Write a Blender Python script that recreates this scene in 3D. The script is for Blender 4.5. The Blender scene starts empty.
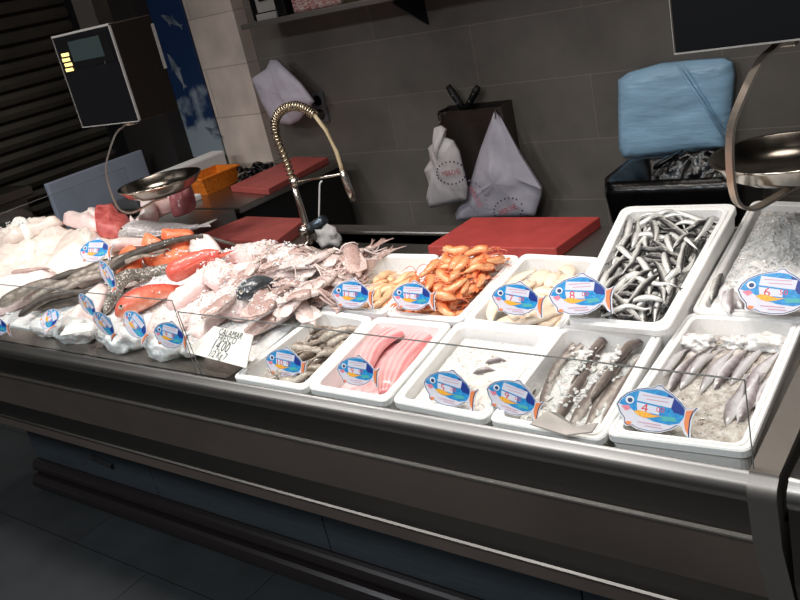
import bpy, bmesh, math, random
from mathutils import Vector, Matrix, noise

random.seed(7)
SC = bpy.context.scene
COL = SC.collection
PI = math.pi

# ------------------------------------------------------------------ camera
YAW, PITCH, ROLL, FPX = 0.7188554796531916, 0.3625627379007247, -0.22745170425113548, 870.664
CAM = Vector((0.0, 0.0, 1.72))
ca, sa = math.cos(YAW), math.sin(YAW)
FWD = Vector((-sa * math.cos(PITCH), ca * math.cos(PITCH), -math.sin(PITCH)))
_r0 = Vector((ca, sa, 0)); _u0 = _r0.cross(FWD)
RGT = math.cos(ROLL) * _r0 + math.sin(ROLL) * _u0
UPV = RGT.cross(FWD)
cam_d = bpy.data.cameras.new('camera')
cam_d.sensor_width = 36.0
cam_d.lens = FPX / 800 * 36.0
cam_d.clip_start = 0.02
cam_o = bpy.data.objects.new('camera', cam_d)
COL.objects.link(cam_o)
M = Matrix((RGT, UPV, -FWD)).transposed().to_4x4()
M.translation = CAM
cam_o.matrix_world = M
SC.camera = cam_o


def ray(px, py):
    return FWD + (px - 400) / FPX * RGT - (py - 300) / FPX * UPV


def on_z(px, py, z):
    d = ray(px, py); return CAM + d * ((z - CAM.z) / d.z)


def on_y(px, py, y):
    d = ray(px, py); return CAM + d * (y / d.y)


def on_x(px, py, x):
    d = ray(px, py); return CAM + d * (x / d.x)


def on_slope(px, py, z0, s, y0=1.2):
    d = ray(px, py)          # plane z = z0 + s*(y-y0)
    t = (z0 - s * y0 - CAM.z) / (d.z - s * d.y)
    return CAM + d * t


# ------------------------------------------------------------------ colours, materials
def lin(c):
    def f(v):
        v /= 255.0
        return v / 12.92 if v <= 0.04045 else ((v + 0.055) / 1.055) ** 2.4
    return (f(c[0]), f(c[1]), f(c[2]), 1.0)


def new_mat(name):
    m = bpy.data.materials.new(name); m.use_nodes = True
    nt = m.node_tree
    return m, nt, nt.nodes['Principled BSDF']


def mat(name, c, rough=0.5, metal=0.0, nscale=0, namt=0.0, bump=0.0, bscale=None, spec=None, coat=0.0, sss=0.0, stretch=None, c2=None, trans=0.0):
    m, nt, b = new_mat(name)
    b.inputs['Base Color'].default_value = lin(c)
    b.inputs['Roughness'].default_value = rough
    b.inputs['Metallic'].default_value = metal
    if spec is not None: b.inputs['Specular IOR Level'].default_value = spec
    if coat: b.inputs['Coat Weight'].default_value = coat; b.inputs['Coat Roughness'].default_value = 0.12
    if sss:
        b.inputs['Subsurface Weight'].default_value = sss
        b.inputs['Subsurface Radius'].default_value = (0.02, 0.012, 0.01)
        b.inputs['Subsurface Scale'].default_value = 0.4
    if trans: b.inputs['Transmission Weight'].default_value = trans
    if nscale:
        tc = nt.nodes.new('ShaderNodeTexCoord'); mp = nt.nodes.new('ShaderNodeMapping')
        nt.links.new(tc.outputs['Object'], mp.inputs['Vector'])
        if stretch: mp.inputs['Scale'].default_value = stretch
        n = nt.nodes.new('ShaderNodeTexNoise'); n.inputs['Scale'].default_value = nscale; n.inputs['Detail'].default_value = 4
        nt.links.new(mp.outputs['Vector'], n.inputs['Vector'])
        mx = nt.nodes.new('ShaderNodeMix'); mx.data_type = 'RGBA'
        a = lin(c)
        if c2 is None:
            lo = tuple(max(0, v * (1 - namt)) for v in a[:3]) + (1,); hi = tuple(min(1, v * (1 + namt)) for v in a[:3]) + (1,)
        else:
            lo, hi = a, lin(c2)
        mr = nt.nodes.new('ShaderNodeMapRange'); mr.inputs[1].default_value = 0.35; mr.inputs[2].default_value = 0.65
        nt.links.new(n.outputs['Fac'], mr.inputs[0])
        nt.links.new(mr.outputs[0], mx.inputs['Factor'])
        mx.inputs['A'].default_value = lo; mx.inputs['B'].default_value = hi
        nt.links.new(mx.outputs['Result'], b.inputs['Base Color'])
        if bump:
            n2 = nt.nodes.new('ShaderNodeTexNoise'); n2.inputs['Scale'].default_value = bscale or nscale; n2.inputs['Detail'].default_value = 3
            nt.links.new(mp.outputs['Vector'], n2.inputs['Vector'])
            bp = nt.nodes.new('ShaderNodeBump'); bp.inputs['Strength'].default_value = bump; bp.inputs['Distance'].default_value = 0.004
            nt.links.new(n2.outputs['Fac'], bp.inputs['Height']); nt.links.new(bp.outputs['Normal'], b.inputs['Normal'])
    return m


def fish_mat(name, stops, rough=0.28, metal=0.0, nscale=120, namt=0.35, spots=None, coat=0.35, along=None):
    """stops: (dors position 0 belly .. 1 back, colour); body colours follow the animal's own back and belly."""
    m, nt, b = new_mat(name)
    at = nt.nodes.new('ShaderNodeAttribute'); at.attribute_name = 'dors'
    tc = nt.nodes.new('ShaderNodeTexCoord')
    n = nt.nodes.new('ShaderNodeTexNoise'); n.inputs['Scale'].default_value = nscale; n.inputs['Detail'].default_value = 3
    nt.links.new(tc.outputs['Object'], n.inputs['Vector'])
    ad = nt.nodes.new('ShaderNodeMath'); ad.operation = 'MULTIPLY_ADD'
    nt.links.new(n.outputs['Fac'], ad.inputs[0]); ad.inputs[1].default_value = namt
    sub = nt.nodes.new('ShaderNodeMath'); sub.operation = 'SUBTRACT'
    nt.links.new(at.outputs['Fac'], sub.inputs[0]); sub.inputs[1].default_value = namt * 0.5
    nt.links.new(sub.outputs[0], ad.inputs[2])
    cr = nt.nodes.new('ShaderNodeValToRGB')
    els = cr.color_ramp.elements
    while len(els) < len(stops): els.new(0.5)
    for e, (p, c) in zip(els, stops): e.position = p; e.color = lin(c)
    nt.links.new(ad.outputs[0], cr.inputs['Fac'])
    out = cr.outputs['Color']
    if spots:
        v = nt.nodes.new('ShaderNodeTexNoise'); v.inputs['Scale'].default_value = spots[0]; v.inputs['Detail'].default_value = 2
        nt.links.new(tc.outputs['Object'], v.inputs['Vector'])
        mr = nt.nodes.new('ShaderNodeMapRange'); mr.inputs[1].default_value = spots[1]; mr.inputs[2].default_value = spots[1] + 0.05
        nt.links.new(v.outputs['Fac'], mr.inputs[0])
        mx = nt.nodes.new('ShaderNodeMix'); mx.data_type = 'RGBA'
        nt.links.new(mr.outputs[0], mx.inputs['Factor']); nt.links.new(out, mx.inputs['A']); mx.inputs['B'].default_value = lin(spots[2])
        out = mx.outputs['Result']
    nt.links.new(out, b.inputs['Base Color'])
    b.inputs['Roughness'].default_value = rough; b.inputs['Metallic'].default_value = metal
    b.inputs['Coat Weight'].default_value = coat; b.inputs['Coat Roughness'].default_value = 0.15
    bp = nt.nodes.new('ShaderNodeBump'); bp.inputs['Strength'].default_value = 0.35; bp.inputs['Distance'].default_value = 0.004
    nt.links.new(n.outputs['Fac'], bp.inputs['Height']); nt.links.new(bp.outputs['Normal'], b.inputs['Normal'])
    return m


def steel(name, c=(150, 148, 144), rough=0.28, scale=(1, 60, 60)):
    m, nt, b = new_mat(name)
    tc = nt.nodes.new('ShaderNodeTexCoord'); mp = nt.nodes.new('ShaderNodeMapping'); mp.inputs['Scale'].default_value = scale
    n = nt.nodes.new('ShaderNodeTexNoise'); n.inputs['Scale'].default_value = 6; n.inputs['Detail'].default_value = 5
    nt.links.new(tc.outputs['Object'], mp.inputs['Vector']); nt.links.new(mp.outputs['Vector'], n.inputs['Vector'])
    mr = nt.nodes.new('ShaderNodeMapRange'); mr.inputs[3].default_value = rough * 0.75; mr.inputs[4].default_value = rough * 1.3
    nt.links.new(n.outputs['Fac'], mr.inputs[0]); nt.links.new(mr.outputs[0], b.inputs['Roughness'])
    b.inputs['Base Color'].default_value = lin(c); b.inputs['Metallic'].default_value = 1.0
    return m


def tile_mat(name, c, cm, w, h, offs=(0, 0, 0), rot=(0, 0, 0), rough=0.45, var=0.12, mortar=0.003, shift=0.5):
    m, nt, b = new_mat(name)
    tc = nt.nodes.new('ShaderNodeTexCoord'); mp = nt.nodes.new('ShaderNodeMapping')
    mp.inputs['Location'].default_value = offs; mp.inputs['Rotation'].default_value = rot
    nt.links.new(tc.outputs['Object'], mp.inputs['Vector'])
    br = nt.nodes.new('ShaderNodeTexBrick'); br.offset = shift
    br.inputs['Scale'].default_value = 1.0; br.inputs['Brick Width'].default_value = w; br.inputs['Row Height'].default_value = h
    br.inputs['Mortar Size'].default_value = mortar; br.inputs['Mortar Smooth'].default_value = 0.1
    a = lin(c)
    br.inputs['Color1'].default_value = tuple(v * (1 - var) for v in a[:3]) + (1,)
    br.inputs['Color2'].default_value = tuple(v * (1 + var) for v in a[:3]) + (1,)
    br.inputs['Mortar'].default_value = lin(cm)
    nt.links.new(mp.outputs['Vector'], br.inputs['Vector'])
    n = nt.nodes.new('ShaderNodeTexNoise'); n.inputs['Scale'].default_value = 5; n.inputs['Detail'].default_value = 6
    nt.links.new(tc.outputs['Object'], n.inputs['Vector'])
    mx = nt.nodes.new('ShaderNodeMix'); mx.data_type = 'RGBA'; mx.blend_type = 'MULTIPLY'; mx.inputs['Factor'].default_value = 1
    mr = nt.nodes.new('ShaderNodeMapRange'); mr.inputs[1].default_value = .3; mr.inputs[2].default_value = .7; mr.inputs[3].default_value = .8; mr.inputs[4].default_value = 1.15
    nt.links.new(n.outputs['Fac'], mr.inputs[0])
    nt.links.new(br.outputs['Color'], mx.inputs['A']); nt.links.new(mr.outputs[0], mx.inputs['B'])
    nt.links.new(mx.outputs['Result'], b.inputs['Base Color'])
    b.inputs['Roughness'].default_value = rough
    bp = nt.nodes.new('ShaderNodeBump'); bp.inputs['Strength'].default_value = 0.3; bp.inputs['Distance'].default_value = 0.002; bp.invert = True
    nt.links.new(br.outputs['Fac'], bp.inputs['Height']); nt.links.new(bp.outputs['Normal'], b.inputs['Normal'])
    return m


# ------------------------------------------------------------------ object helpers
def tag(o, label=None, cat=None, group=None, kind=None):
    if label: o['label'] = label
    if cat: o['category'] = cat
    if group: o['group'] = group
    if kind: o['kind'] = kind
    return o


def empty(name, loc=(0, 0, 0), rot=(0, 0, 0)):
    o = bpy.data.objects.new(name, None); COL.objects.link(o)
    o.location = loc; o.rotation_euler = rot; o.empty_display_size = 0.05
    return o


def link(name, me, m=None, parent=None):
    o = bpy.data.objects.new(name, me); COL.objects.link(o)
    if m is not None: me.materials.append(m)
    if parent is not None: o.parent = parent
    return o


def obj(name, verts, faces, m, parent=None, smooth=True, attrs=None, origin=None):
    if origin is None and parent is None and len(verts):
        xs = [v[0] for v in verts]; ys = [v[1] for v in verts]; zs = [v[2] for v in verts]
        origin = Vector(((min(xs) + max(xs)) / 2, (min(ys) + max(ys)) / 2, min(zs)))
    me = bpy.data.meshes.new(name)
    if origin is not None: verts = [Vector(v) - origin for v in verts]
    elif parent is not None and parent.type == 'MESH':
        off = Vector((0, 0, 0)); q = parent
        while q is not None and q.type == 'MESH': off = off + q.location; q = q.parent
        verts = [Vector(v) - off for v in verts]
    me.from_pydata([tuple(v) for v in verts], [], faces)
    if smooth: me.polygons.foreach_set('use_smooth', [True] * len(me.polygons))
    for k, vals in (attrs or {}).items():
        a = me.attributes.new(k, 'FLOAT', 'POINT'); a.data.foreach_set('value', vals)
    me.update()
    o = link(name, me, m, parent)
    if origin is not None: o.location = origin
    return o


class MB:
    """collects pieces of one mesh"""
    def __init__(s): s.v = []; s.f = []
    def add(s, vs, fs):
        b = len(s.v); s.v += [Vector(v) for v in vs]; s.f += [tuple(i + b for i in f) for f in fs]; return s
    def box(s, lo, hi, bev=0.0):
        bm = bmesh.new(); bmesh.ops.create_cube(bm, size=1)
        c = [(a + b) / 2 for a, b in zip(lo, hi)]; d = [abs(b - a) for a, b in zip(lo, hi)]
        for v in bm.verts: v.co = Vector((c[0] + v.co.x * d[0], c[1] + v.co.y * d[1], c[2] + v.co.z * d[2]))
        if bev: bmesh.ops.bevel(bm, geom=bm.edges[:], offset=min(bev, min(d) * .45), segments=2, affect='EDGES', profile=.5)
        bm.verts.index_update(); s.add([v.co.copy() for v in bm.verts], [[v.index for v in f.verts] for f in bm.faces]); bm.free(); return s
    def tube(s, pts, r, n=8, cap=True, flat=1.0, up=None):
        v, f, _ = sweep(pts, [r] * len(pts) if not isinstance(r, (list, tuple)) else r, n, flat=flat, up=up); return s.add(v, f)
    def lathe(s, prof, c, n=24, axis='z'):
        vs = []; fs = []
        for (r, z) in prof:
            for k in range(n):
                a = 2 * PI * k / n
                p = (r * math.cos(a), r * math.sin(a), z)
                if axis == 'y': p = (p[0], p[2], p[1])
                if axis == 'x': p = (p[2], p[0], p[1])
                vs.append(Vector(c) + Vector(p))
        for i in range(len(prof) - 1):
            for k in range(n): fs.append((i * n + k, i * n + (k + 1) % n, (i + 1) * n + (k + 1) % n, (i + 1) * n + k))
        return s.add(vs, fs)
    def prism(s, prof, x0, x1):
        """closed (y,z) profile along x"""
        n = len(prof)
        vs = [(x0, y, z) for y, z in prof] + [(x1, y, z) for y, z in prof]
        fs = [(i, (i + 1) % n, n + (i + 1) % n, n + i) for i in range(n)] + [tuple(range(n - 1, -1, -1)), tuple(range(n, 2 * n))]
        return s.add(vs, fs)
    def poly(s, pts, th=0.0, nrm=(0, 0, 1)):
        n = len(pts); nv = Vector(nrm) * th
        if not th: return s.add(pts, [tuple(range(n))])
        vs = [Vector(p) for p in pts] + [Vector(p) + nv for p in pts]
        return s.add(vs, [tuple(range(n - 1, -1, -1)), tuple(range(n, 2 * n))] + [(i, (i + 1) % n, n + (i + 1) % n, n + i) for i in range(n)])
    def build(s, name, m, parent=None, smooth=False, origin=None): return obj(name, s.v, s.f, m, parent, smooth, {'dors': [.6] * len(s.v)} if m is not None and m.name.endswith(('_skin', '_flesh', '_shell')) else None, origin)


def sweep(pts, rad, n=8, flat=1.0, up=None, prof=None):
    """loft along pts; rad: radius or (side, height) per station; returns verts, faces, dors"""
    pts = [Vector(p) for p in pts]; vs = []; fs = []; dd = []
    for i, p in enumerate(pts):
        t = (pts[min(i + 1, len(pts) - 1)] - pts[max(i - 1, 0)])
        t = t.normalized() if t.length > 1e-9 else Vector((1, 0, 0))
        u = Vector(up) if up is not None else Vector((0, 0, 1))
        if abs(t.dot(u)) > 0.95: u = Vector((0, 1, 0)) if up is None else Vector((1, 0, 0))
        sd = t.cross(u).normalized(); uu = sd.cross(t).normalized()
        r = rad[i]
        a, b = (r if isinstance(r, (tuple, list)) else (r, r * flat))
        for k in range(n):
            an = 2 * PI * k / n
            vs.append(p + sd * (a * math.cos(an)) + uu * (b * math.sin(an)))
            dd.append((math.cos(an), math.sin(an)))
    for i in range(len(pts) - 1):
        for k in range(n): fs.append((i * n + k, i * n + (k + 1) % n, (i + 1) * n + (k + 1) % n, (i + 1) * n + k))
    m = len(vs); vs += [pts[0], pts[-1]]; dd += [(0, 0), (0, 0)]
    L = (len(pts) - 1) * n
    for k in range(n):
        fs.append((m, (k + 1) % n, k)); fs.append((m + 1, L + k, L + (k + 1) % n))
    return vs, fs, dd


def spline(pts, n):
    """Catmull-Rom through pts, n samples"""
    P = [Vector(p) for p in pts]
    if len(P) == 2: return [P[0].lerp(P[1], i / (n - 1)) for i in range(n)]
    out = []; m = len(P) - 1
    for i in range(n):
        t = i / (n - 1) * m; k = min(int(t), m - 1); u = t - k
        p1, p2 = P[k], P[k + 1]; p0 = P[k - 1] if k else p1 * 2 - p2; p3 = P[k + 2] if k + 2 <= m else p2 * 2 - p1
        out.append(0.5 * ((2 * p1) + (p2 - p0) * u + (2 * p0 - 5 * p1 + 4 * p2 - p3) * u * u + (3 * p1 - p0 - 3 * p2 + p3) * u ** 3))
    return out


def ramp(x, tab):
    for (a, b), (c, d) in zip(tab, tab[1:]):
        if x <= c: return b + (d - b) * (x - a) / (c - a)
    return tab[-1][1]


class Pile:
    """height field that things are laid on, one after the other"""
    def __init__(s, x0, x1, y0, y1, base, res=0.008):
        s.x0, s.y0, s.r, s.base = x0, y0, res, base
        s.nx = int((x1 - x0) / res) + 1; s.ny = int((y1 - y0) / res) + 1
        s.h = [[base(x0 + i * res, y0 + j * res) for j in range(s.ny)] for i in range(s.nx)]
    def rng(s, x, y, r):
        i0 = max(0, int((x - r - s.x0) / s.r)); i1 = min(s.nx - 1, int((x + r - s.x0) / s.r) + 1)
        j0 = max(0, int((y - r - s.y0) / s.r)); j1 = min(s.ny - 1, int((y + r - s.y0) / s.r) + 1)
        for i in range(i0, i1 + 1):
            for j in range(j0, j1 + 1):
                d = math.hypot(s.x0 + i * s.r - x, s.y0 + j * s.r - y)
                if d <= r: yield i, j, d
    def top(s, x, y, r):
        return max((s.h[i][j] for i, j, d in s.rng(x, y, max(r, s.r))), default=s.base(x, y))
    def lay(s, pts, rw, rh, bend=0.35, sink=0.0):
        """pts: xy; rw footprint radius, rh half thickness per point -> centre heights"""
        z = [s.top(p[0], p[1], w * 0.5) + h * (1 - sink) for p, w, h in zip(pts, rw, rh)]
        n = len(z); zz = []
        for i in range(n):
            v = z[i]
            for j in range(n):
                d = math.hypot(pts[i][0] - pts[j][0], pts[i][1] - pts[j][1])
                v = max(v, z[j] - bend * d)
            zz.append(v)
        return zz
    def fill(s, pts, rw, rh, z, k=0.85):
        for p, w, h, c in zip(pts, rw, rh, z):
            for i, j, d in s.rng(p[0], p[1], w):
                t = c + k * h * math.sqrt(max(0, 1 - (d / w) ** 2)) if w > 0 else c
                if t > s.h[i][j]: s.h[i][j] = t


def pix_spine(pxs, pile, guess, rw, rh, n, bend=0.35, sink=0.0, cap=.085):
    """spine whose picture runs through pxs, resting on the pile"""
    P = spline([(x, y, 0) for x, y in pxs], n)
    off = .02
    for it in range(3):
        W = [on_bed(p.x, p.y, pile, off) for p in P]
        zs = pile.lay(W, rw, rh, bend, sink)
        zs = [min(z, pile.base(w.x, w.y) + cap) for w, z in zip(W, zs)]
        off = max(0.0, min(.09, sum(z - pile.base(w.x, w.y) for w, z in zip(W, zs)) / n))
    return [Vector((w.x, w.y, z)) for w, z in zip(W, zs)]


def on_bed(px, py, pile, off):
    """point of the ray through (px, py) at height off over the pile's base plane"""
    d = ray(px, py); t = (pile.base(0, 0) + off - CAM.z) / (d.z - (pile.base(0, 1) - pile.base(0, 0)) * d.y)
    return CAM + d * t


FISH = [(0, .10), (.04, .35), (.12, .68), (.25, .95), (.38, 1), (.55, .88), (.72, .6), (.86, .3), (.95, .17), (1, .16)]
EEL = [(0, .25), (.05, .7), (.12, .95), (.3, 1), (.6, .85), (.8, .55), (.93, .28), (1, .14)]
HAKE = [(0, .15), (.05, .6), (.14, .95), (.28, 1), (.5, .8), (.75, .5), (.9, .25), (1, .16)]


def lay_fish(name, W, depth, thick, m, prof=FISH, nseg=10, flip=1, parent=None, parts=True, fin=None, upright=0.0, tail=1.0, eye=None, pect=True, headgill=None):
    """W: spine head to tail. lies on its side: depth spreads flat, thick is height"""
    n = len(W)
    rad = [(depth * ramp(i / (n - 1), prof), thick * ramp(i / (n - 1), prof) ** .75) for i in range(n)]
    vs, fs, dd = sweep(W, rad, nseg)
    up = upright
    dors = [0.5 + 0.5 * (flip * a * (1 - up) + b * up) for a, b in dd]
    alo = [i / (n - 1) for i in range(n) for _ in range(nseg)] + [0, 1]
    o = obj(name, vs, fs, m, parent, True, {'dors': dors, 'along': alo})
    t = (W[-1] - W[-2]).normalized(); sd = t.cross(Vector((0, 0, 1))).normalized()
    if parts:
        fin = fin or m
        L = sum((W[i + 1] - W[i]).length for i in range(n - 1))
        if tail:
            e = W[-1]; k = depth * 1.05 * tail; l = depth * 1.4 * tail
            ps = [e + sd * depth * .16 - t * .004, e + t * l * .5 + sd * k * .6, e + t * l + sd * k, e + t * l * .68, e + t * l - sd * k, e + t * l * .5 - sd * k * .6, e - sd * depth * .16 - t * .004]
            mb = MB().poly([p - Vector((0, 0, .0015)) for p in ps], .003); mb.build('tail_fin', fin, o)
        i = int(n * .36); a, b = W[int(n * .3)], W[int(n * .68)]
        s2 = (b - a).normalized().cross(Vector((0, 0, 1))).normalized() * flip
        q = [W[j] + s2 * depth * ramp(j / (n - 1), prof) * .93 for j in range(int(n * .3), int(n * .7) + 1)]
        q2 = [p + s2 * depth * .3 * math.sin(PI * (k + .6) / (len(q) + .2)) for k, p in enumerate(q)]
        MB().poly([p - Vector((0, 0, .001)) for p in q + q2[::-1]], .002).build('dorsal_fin', fin, o)
        if pect:
            c = W[int(n * .27)] + Vector((0, 0, thick * .93)) - s2 * depth * .15; d = (W[int(n * .45)] - W[int(n * .27)]).normalized()
            MB().poly([c, c + d * depth * .5 - s2 * depth * .32, c + d * depth * .75 - s2 * depth * .1, c + d * depth * .5 + s2 * depth * .08], .002).build('pectoral_fin', fin, o)
        if eye is not None:
            j = max(1, int(n * .14)); d = W[j]
            r = depth * .17 * eye
            hh = thick * ramp(j / (n - 1), prof) ** .75
            side = s2 if s2.y < 0 else -s2      # the flank that shows
            wl = depth * ramp(j / (n - 1), prof)
            nr = (side * .62 / max(wl, .004) + Vector((0, 0, .78 / max(hh, .004)))).normalized()
            c0 = d + side * wl * .62 + Vector((0, 0, hh * .78))
            qt = Vector((0, 0, 1)).rotation_difference(nr)
            mb = MB().lathe([(r, -r * .3), (r * .95, r * .15), (r * .6, r * .42), (0.0001, r * .46)], (0, 0, 0), 12)
            mb.v = [c0 + qt @ v for v in mb.v]
            eo = mb.build('eye', M['eye_white'], o, True)
            m2 = MB().lathe([(r * .6, r * .3), (r * .5, r * .5), (.0001, r * .56)], (0, 0, 0), 10)
            m2.v = [c0 + qt @ v for v in m2.v]
            m2.build('pupil', M['black'], eo, True)
    return o


def poly_in(pts, x, y):
    c = False; j = len(pts) - 1
    for i in range(len(pts)):
        if (pts[i][1] > y) != (pts[j][1] > y) and x < (pts[j][0] - pts[i][0]) * (y - pts[i][1]) / (pts[j][1] - pts[i][1]) + pts[i][0]: c = not c
        j = i
    return c


def pillow(name, outline, h, m, parent=None, rings=6, amp=0.15, seed=0, flat=0.5, base=None, per=6, drape=None, dirv=None, nsc=14):
    """soft lump over a closed outline of 3D points: rises to h in the middle, ripples by noise"""
    n0 = len(outline)
    P = [Vector(p) for p in outline]; c = sum(P, Vector()) / n0
    L = []
    for i in range(n0):
        for k in range(per):
            u = k / per
            p0, p1, p2, p3 = P[i - 1], P[i], P[(i + 1) % n0], P[(i + 2) % n0]
            L.append(.5 * ((2 * p1) + (p2 - p0) * u + (2 * p0 - 5 * p1 + 4 * p2 - p3) * u * u + (3 * p1 - p0 - 3 * p2 + p3) * u ** 3))
    N = len(L); vs = []; fs = []
    for r in range(rings + 1):
        s = 1 - r / (rings + .0) * .97
        hh = h * (1 - s ** (2 / flat)) ** .5 if s < 1 else 0
        for p in L:
            q = c + (p - c) * s
            k = noise.noise(Vector((q.x * nsc + seed, q.y * nsc, seed * 1.7)))
            k2 = noise.noise(Vector((q.x * nsc * 3 + seed, q.y * nsc * 3, 5)))
            z = hh * (1 + amp * (k * 1.6 + k2 * .7))
            q = Vector((q.x, q.y, q.z + z))
            if drape: q.z = max(q.z, drape(q.x, q.y) + hh * (1 + amp * k))
            vs.append(q)
    for r in range(rings):
        for k in range(N): fs.append((r * N + k, r * N + (k + 1) % N, (r + 1) * N + (k + 1) % N, (r + 1) * N + k))
    fs.append(tuple(rings * N + k for k in range(N)))
    # underside
    b = len(vs)
    for p in L: vs.append(c + (p - c) * .98 - Vector((0, 0, h * .12)))
    for k in range(N): fs.append((b + k, b + (k + 1) % N, (k + 1) % N, k))
    fs.append(tuple(b + N - 1 - k for k in range(N)))
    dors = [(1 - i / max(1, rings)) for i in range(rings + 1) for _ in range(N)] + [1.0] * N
    return obj(name, vs, fs, m, parent, True, {'dors': dors})


def pix_lump(name, pxs, h, m, pile, guess, **kw):
    off = .01
    for _ in range(3):
        W = [on_bed(x, y, pile, off) for x, y in pxs]
        zs = [pile.top(w.x, w.y, .01) for w in W]
        off = max(0, min(.06, sum(z - pile.base(w.x, w.y) for w, z in zip(W, zs)) / len(W)))
    for w, zz in zip(W, zs): w.z = min(zz, pile.base(w.x, w.y) + .07) + .002
    o = pillow(name, W, h, m, drape=lambda x, y: min(pile.top(x, y, .008), pile.base(x, y) + .055), **kw)
    xs = [w.x for w in W]; ys = [w.y for w in W]
    k = pile.r
    for v in o.data.vertices:
        p = v.co + o.location
        i, j = int((p.x - pile.x0) / k), int((p.y - pile.y0) / k)
        for a in (-1, 0, 1, 2):
            for bb in (-1, 0, 1, 2):
                if 0 <= i + a < pile.nx and 0 <= j + bb < pile.ny and p.z > pile.h[i + a][j + bb]: pile.h[i + a][j + bb] = p.z
    return o


_txt = {}
def text_mesh(s, size=1.0, thin=0.0):
    if (s, size, thin) not in _txt:
        cu = bpy.data.curves.new('lettering', 'FONT'); cu.body = s; cu.size = size; cu.align_x = 'CENTER'; cu.align_y = 'CENTER'; cu.resolution_u = 2; cu.offset = thin
        o = bpy.data.objects.new('lettering', cu); COL.objects.link(o)
        bpy.context.view_layer.update()
        me = bpy.data.meshes.new_from_object(o.evaluated_get(bpy.context.evaluated_depsgraph_get()))
        bpy.data.objects.remove(o); _txt[(s, size, thin)] = me
    return _txt[(s, size, thin)].copy()


# ------------------------------------------------------------------ the materials
M = {}
M['eye_white'] = mat('eye_white', (190, 180, 160), .15)
M['black'] = mat('black_gloss', (10, 10, 11), .2)
M['black_matt'] = mat('black_matt', (18, 18, 19), .55)
M['black_bag'] = mat('black_plastic_film', (9, 9, 10), .22, nscale=30, namt=.2, bump=.6, bscale=22)
M['steel'] = steel('brushed_steel', (172, 168, 162), .3)
M['steel_dark'] = steel('dark_brushed_steel', (118, 112, 106), .36)
M['steel_face'] = steel('dark_front_steel', (104, 98, 92), .3)
M['steel_pan'] = steel('polished_pan_steel', (185, 178, 168), .17, (8, 8, 8))
M['steel_lip'] = steel('satin_lip_steel', (150, 144, 138), .34)
M['steel_top'] = steel('worn_worktop_steel', (150, 144, 138), .5, (60, 60, 1))
M['panel_brown'] = mat('brownish_front_panel', (112, 99, 90), .38, .55, nscale=3, namt=.15)  # brownish, partly metallic tone for the sloping panel and the apron
M['chrome'] = mat('chrome', (215, 206, 196), .25, 1.0)
M['poly'] = mat('white_polystyrene', (243, 242, 240), .75, nscale=160, namt=.03, bump=.15, bscale=260)
M['red_board'] = mat('red_cutting_board_plastic', (178, 68, 64), .5, nscale=18, namt=.09, bump=.12, bscale=160)
M['red_board2'] = mat('worn_red_board_plastic', (172, 82, 77), .55, nscale=18, namt=.1, bump=.12, bscale=160)
M['wall'] = tile_mat('wall_tiles', (112, 107, 101), (138, 129, 121), 1.06, .265, (0.0, 0, 0), (-PI / 2, 0, 0), mortar=.0018, var=.05)
M['pillar'] = tile_mat('beige_pillar_tiles', (214, 200, 190), (180, 168, 158), 1.06, .265, (0, 0, 0), (-PI / 2, 0, 0))
M['floor'] = tile_mat('slate_floor_tiles', (41, 44, 46), (24, 25, 26), .9, .45, (.2, .14, 0), (0, 0, 0), .42, .15, .003)
M['dark_wall'] = mat('dark_wall_paint', (40, 36, 34), .6)
M['shutter'] = mat('dark_roller_shutter', (56, 52, 45), .5, nscale=3, namt=.25)
M['ceiling'] = mat('ceiling_paint', (70, 68, 66), .8)
M['pale_panel'] = mat('pale_blue_grey_panel', (160, 168, 186), .4, nscale=4, namt=.1)
M['white_plastic'] = mat('white_plastic', (236, 234, 232), .35)
M['bag'] = mat('white_bag_film', (226, 220, 222), .4, nscale=20, namt=.05, bump=.5, bscale=18, trans=0.0)
M['bag_lilac'] = mat('lilac_white_bag_film', (205, 200, 214), .4, nscale=20, namt=.05, bump=.5, bscale=14)
M['blue_bag'] = mat('blue_plastic_film', (164, 206, 236), .28, nscale=6, namt=.1, bump=1.0, bscale=12, stretch=(1, 1, 4))
M['orange'] = mat('orange_plastic', (238, 130, 36), .4, nscale=90, namt=.25)
M['paper'] = mat('white_paper', (240, 238, 232), .7, nscale=12, namt=.04)
M['ink'] = mat('black_ink', (38, 34, 36), .6)
M['ink_red'] = mat('red_ink', (178, 36, 44), .6)
M['ink_blue'] = mat('navy_ink', (38, 46, 82), .6)
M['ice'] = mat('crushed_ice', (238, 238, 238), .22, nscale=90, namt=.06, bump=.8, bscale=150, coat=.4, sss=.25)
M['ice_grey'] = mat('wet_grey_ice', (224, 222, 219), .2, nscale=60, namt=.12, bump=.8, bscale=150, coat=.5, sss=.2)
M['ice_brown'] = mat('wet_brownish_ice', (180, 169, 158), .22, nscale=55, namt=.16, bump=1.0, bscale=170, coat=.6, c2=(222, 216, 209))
M['ice_warm'] = mat('soft_white_ice', (240, 234, 228), .22, nscale=70, namt=.07, bump=.9, bscale=150, coat=.4)
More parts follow.
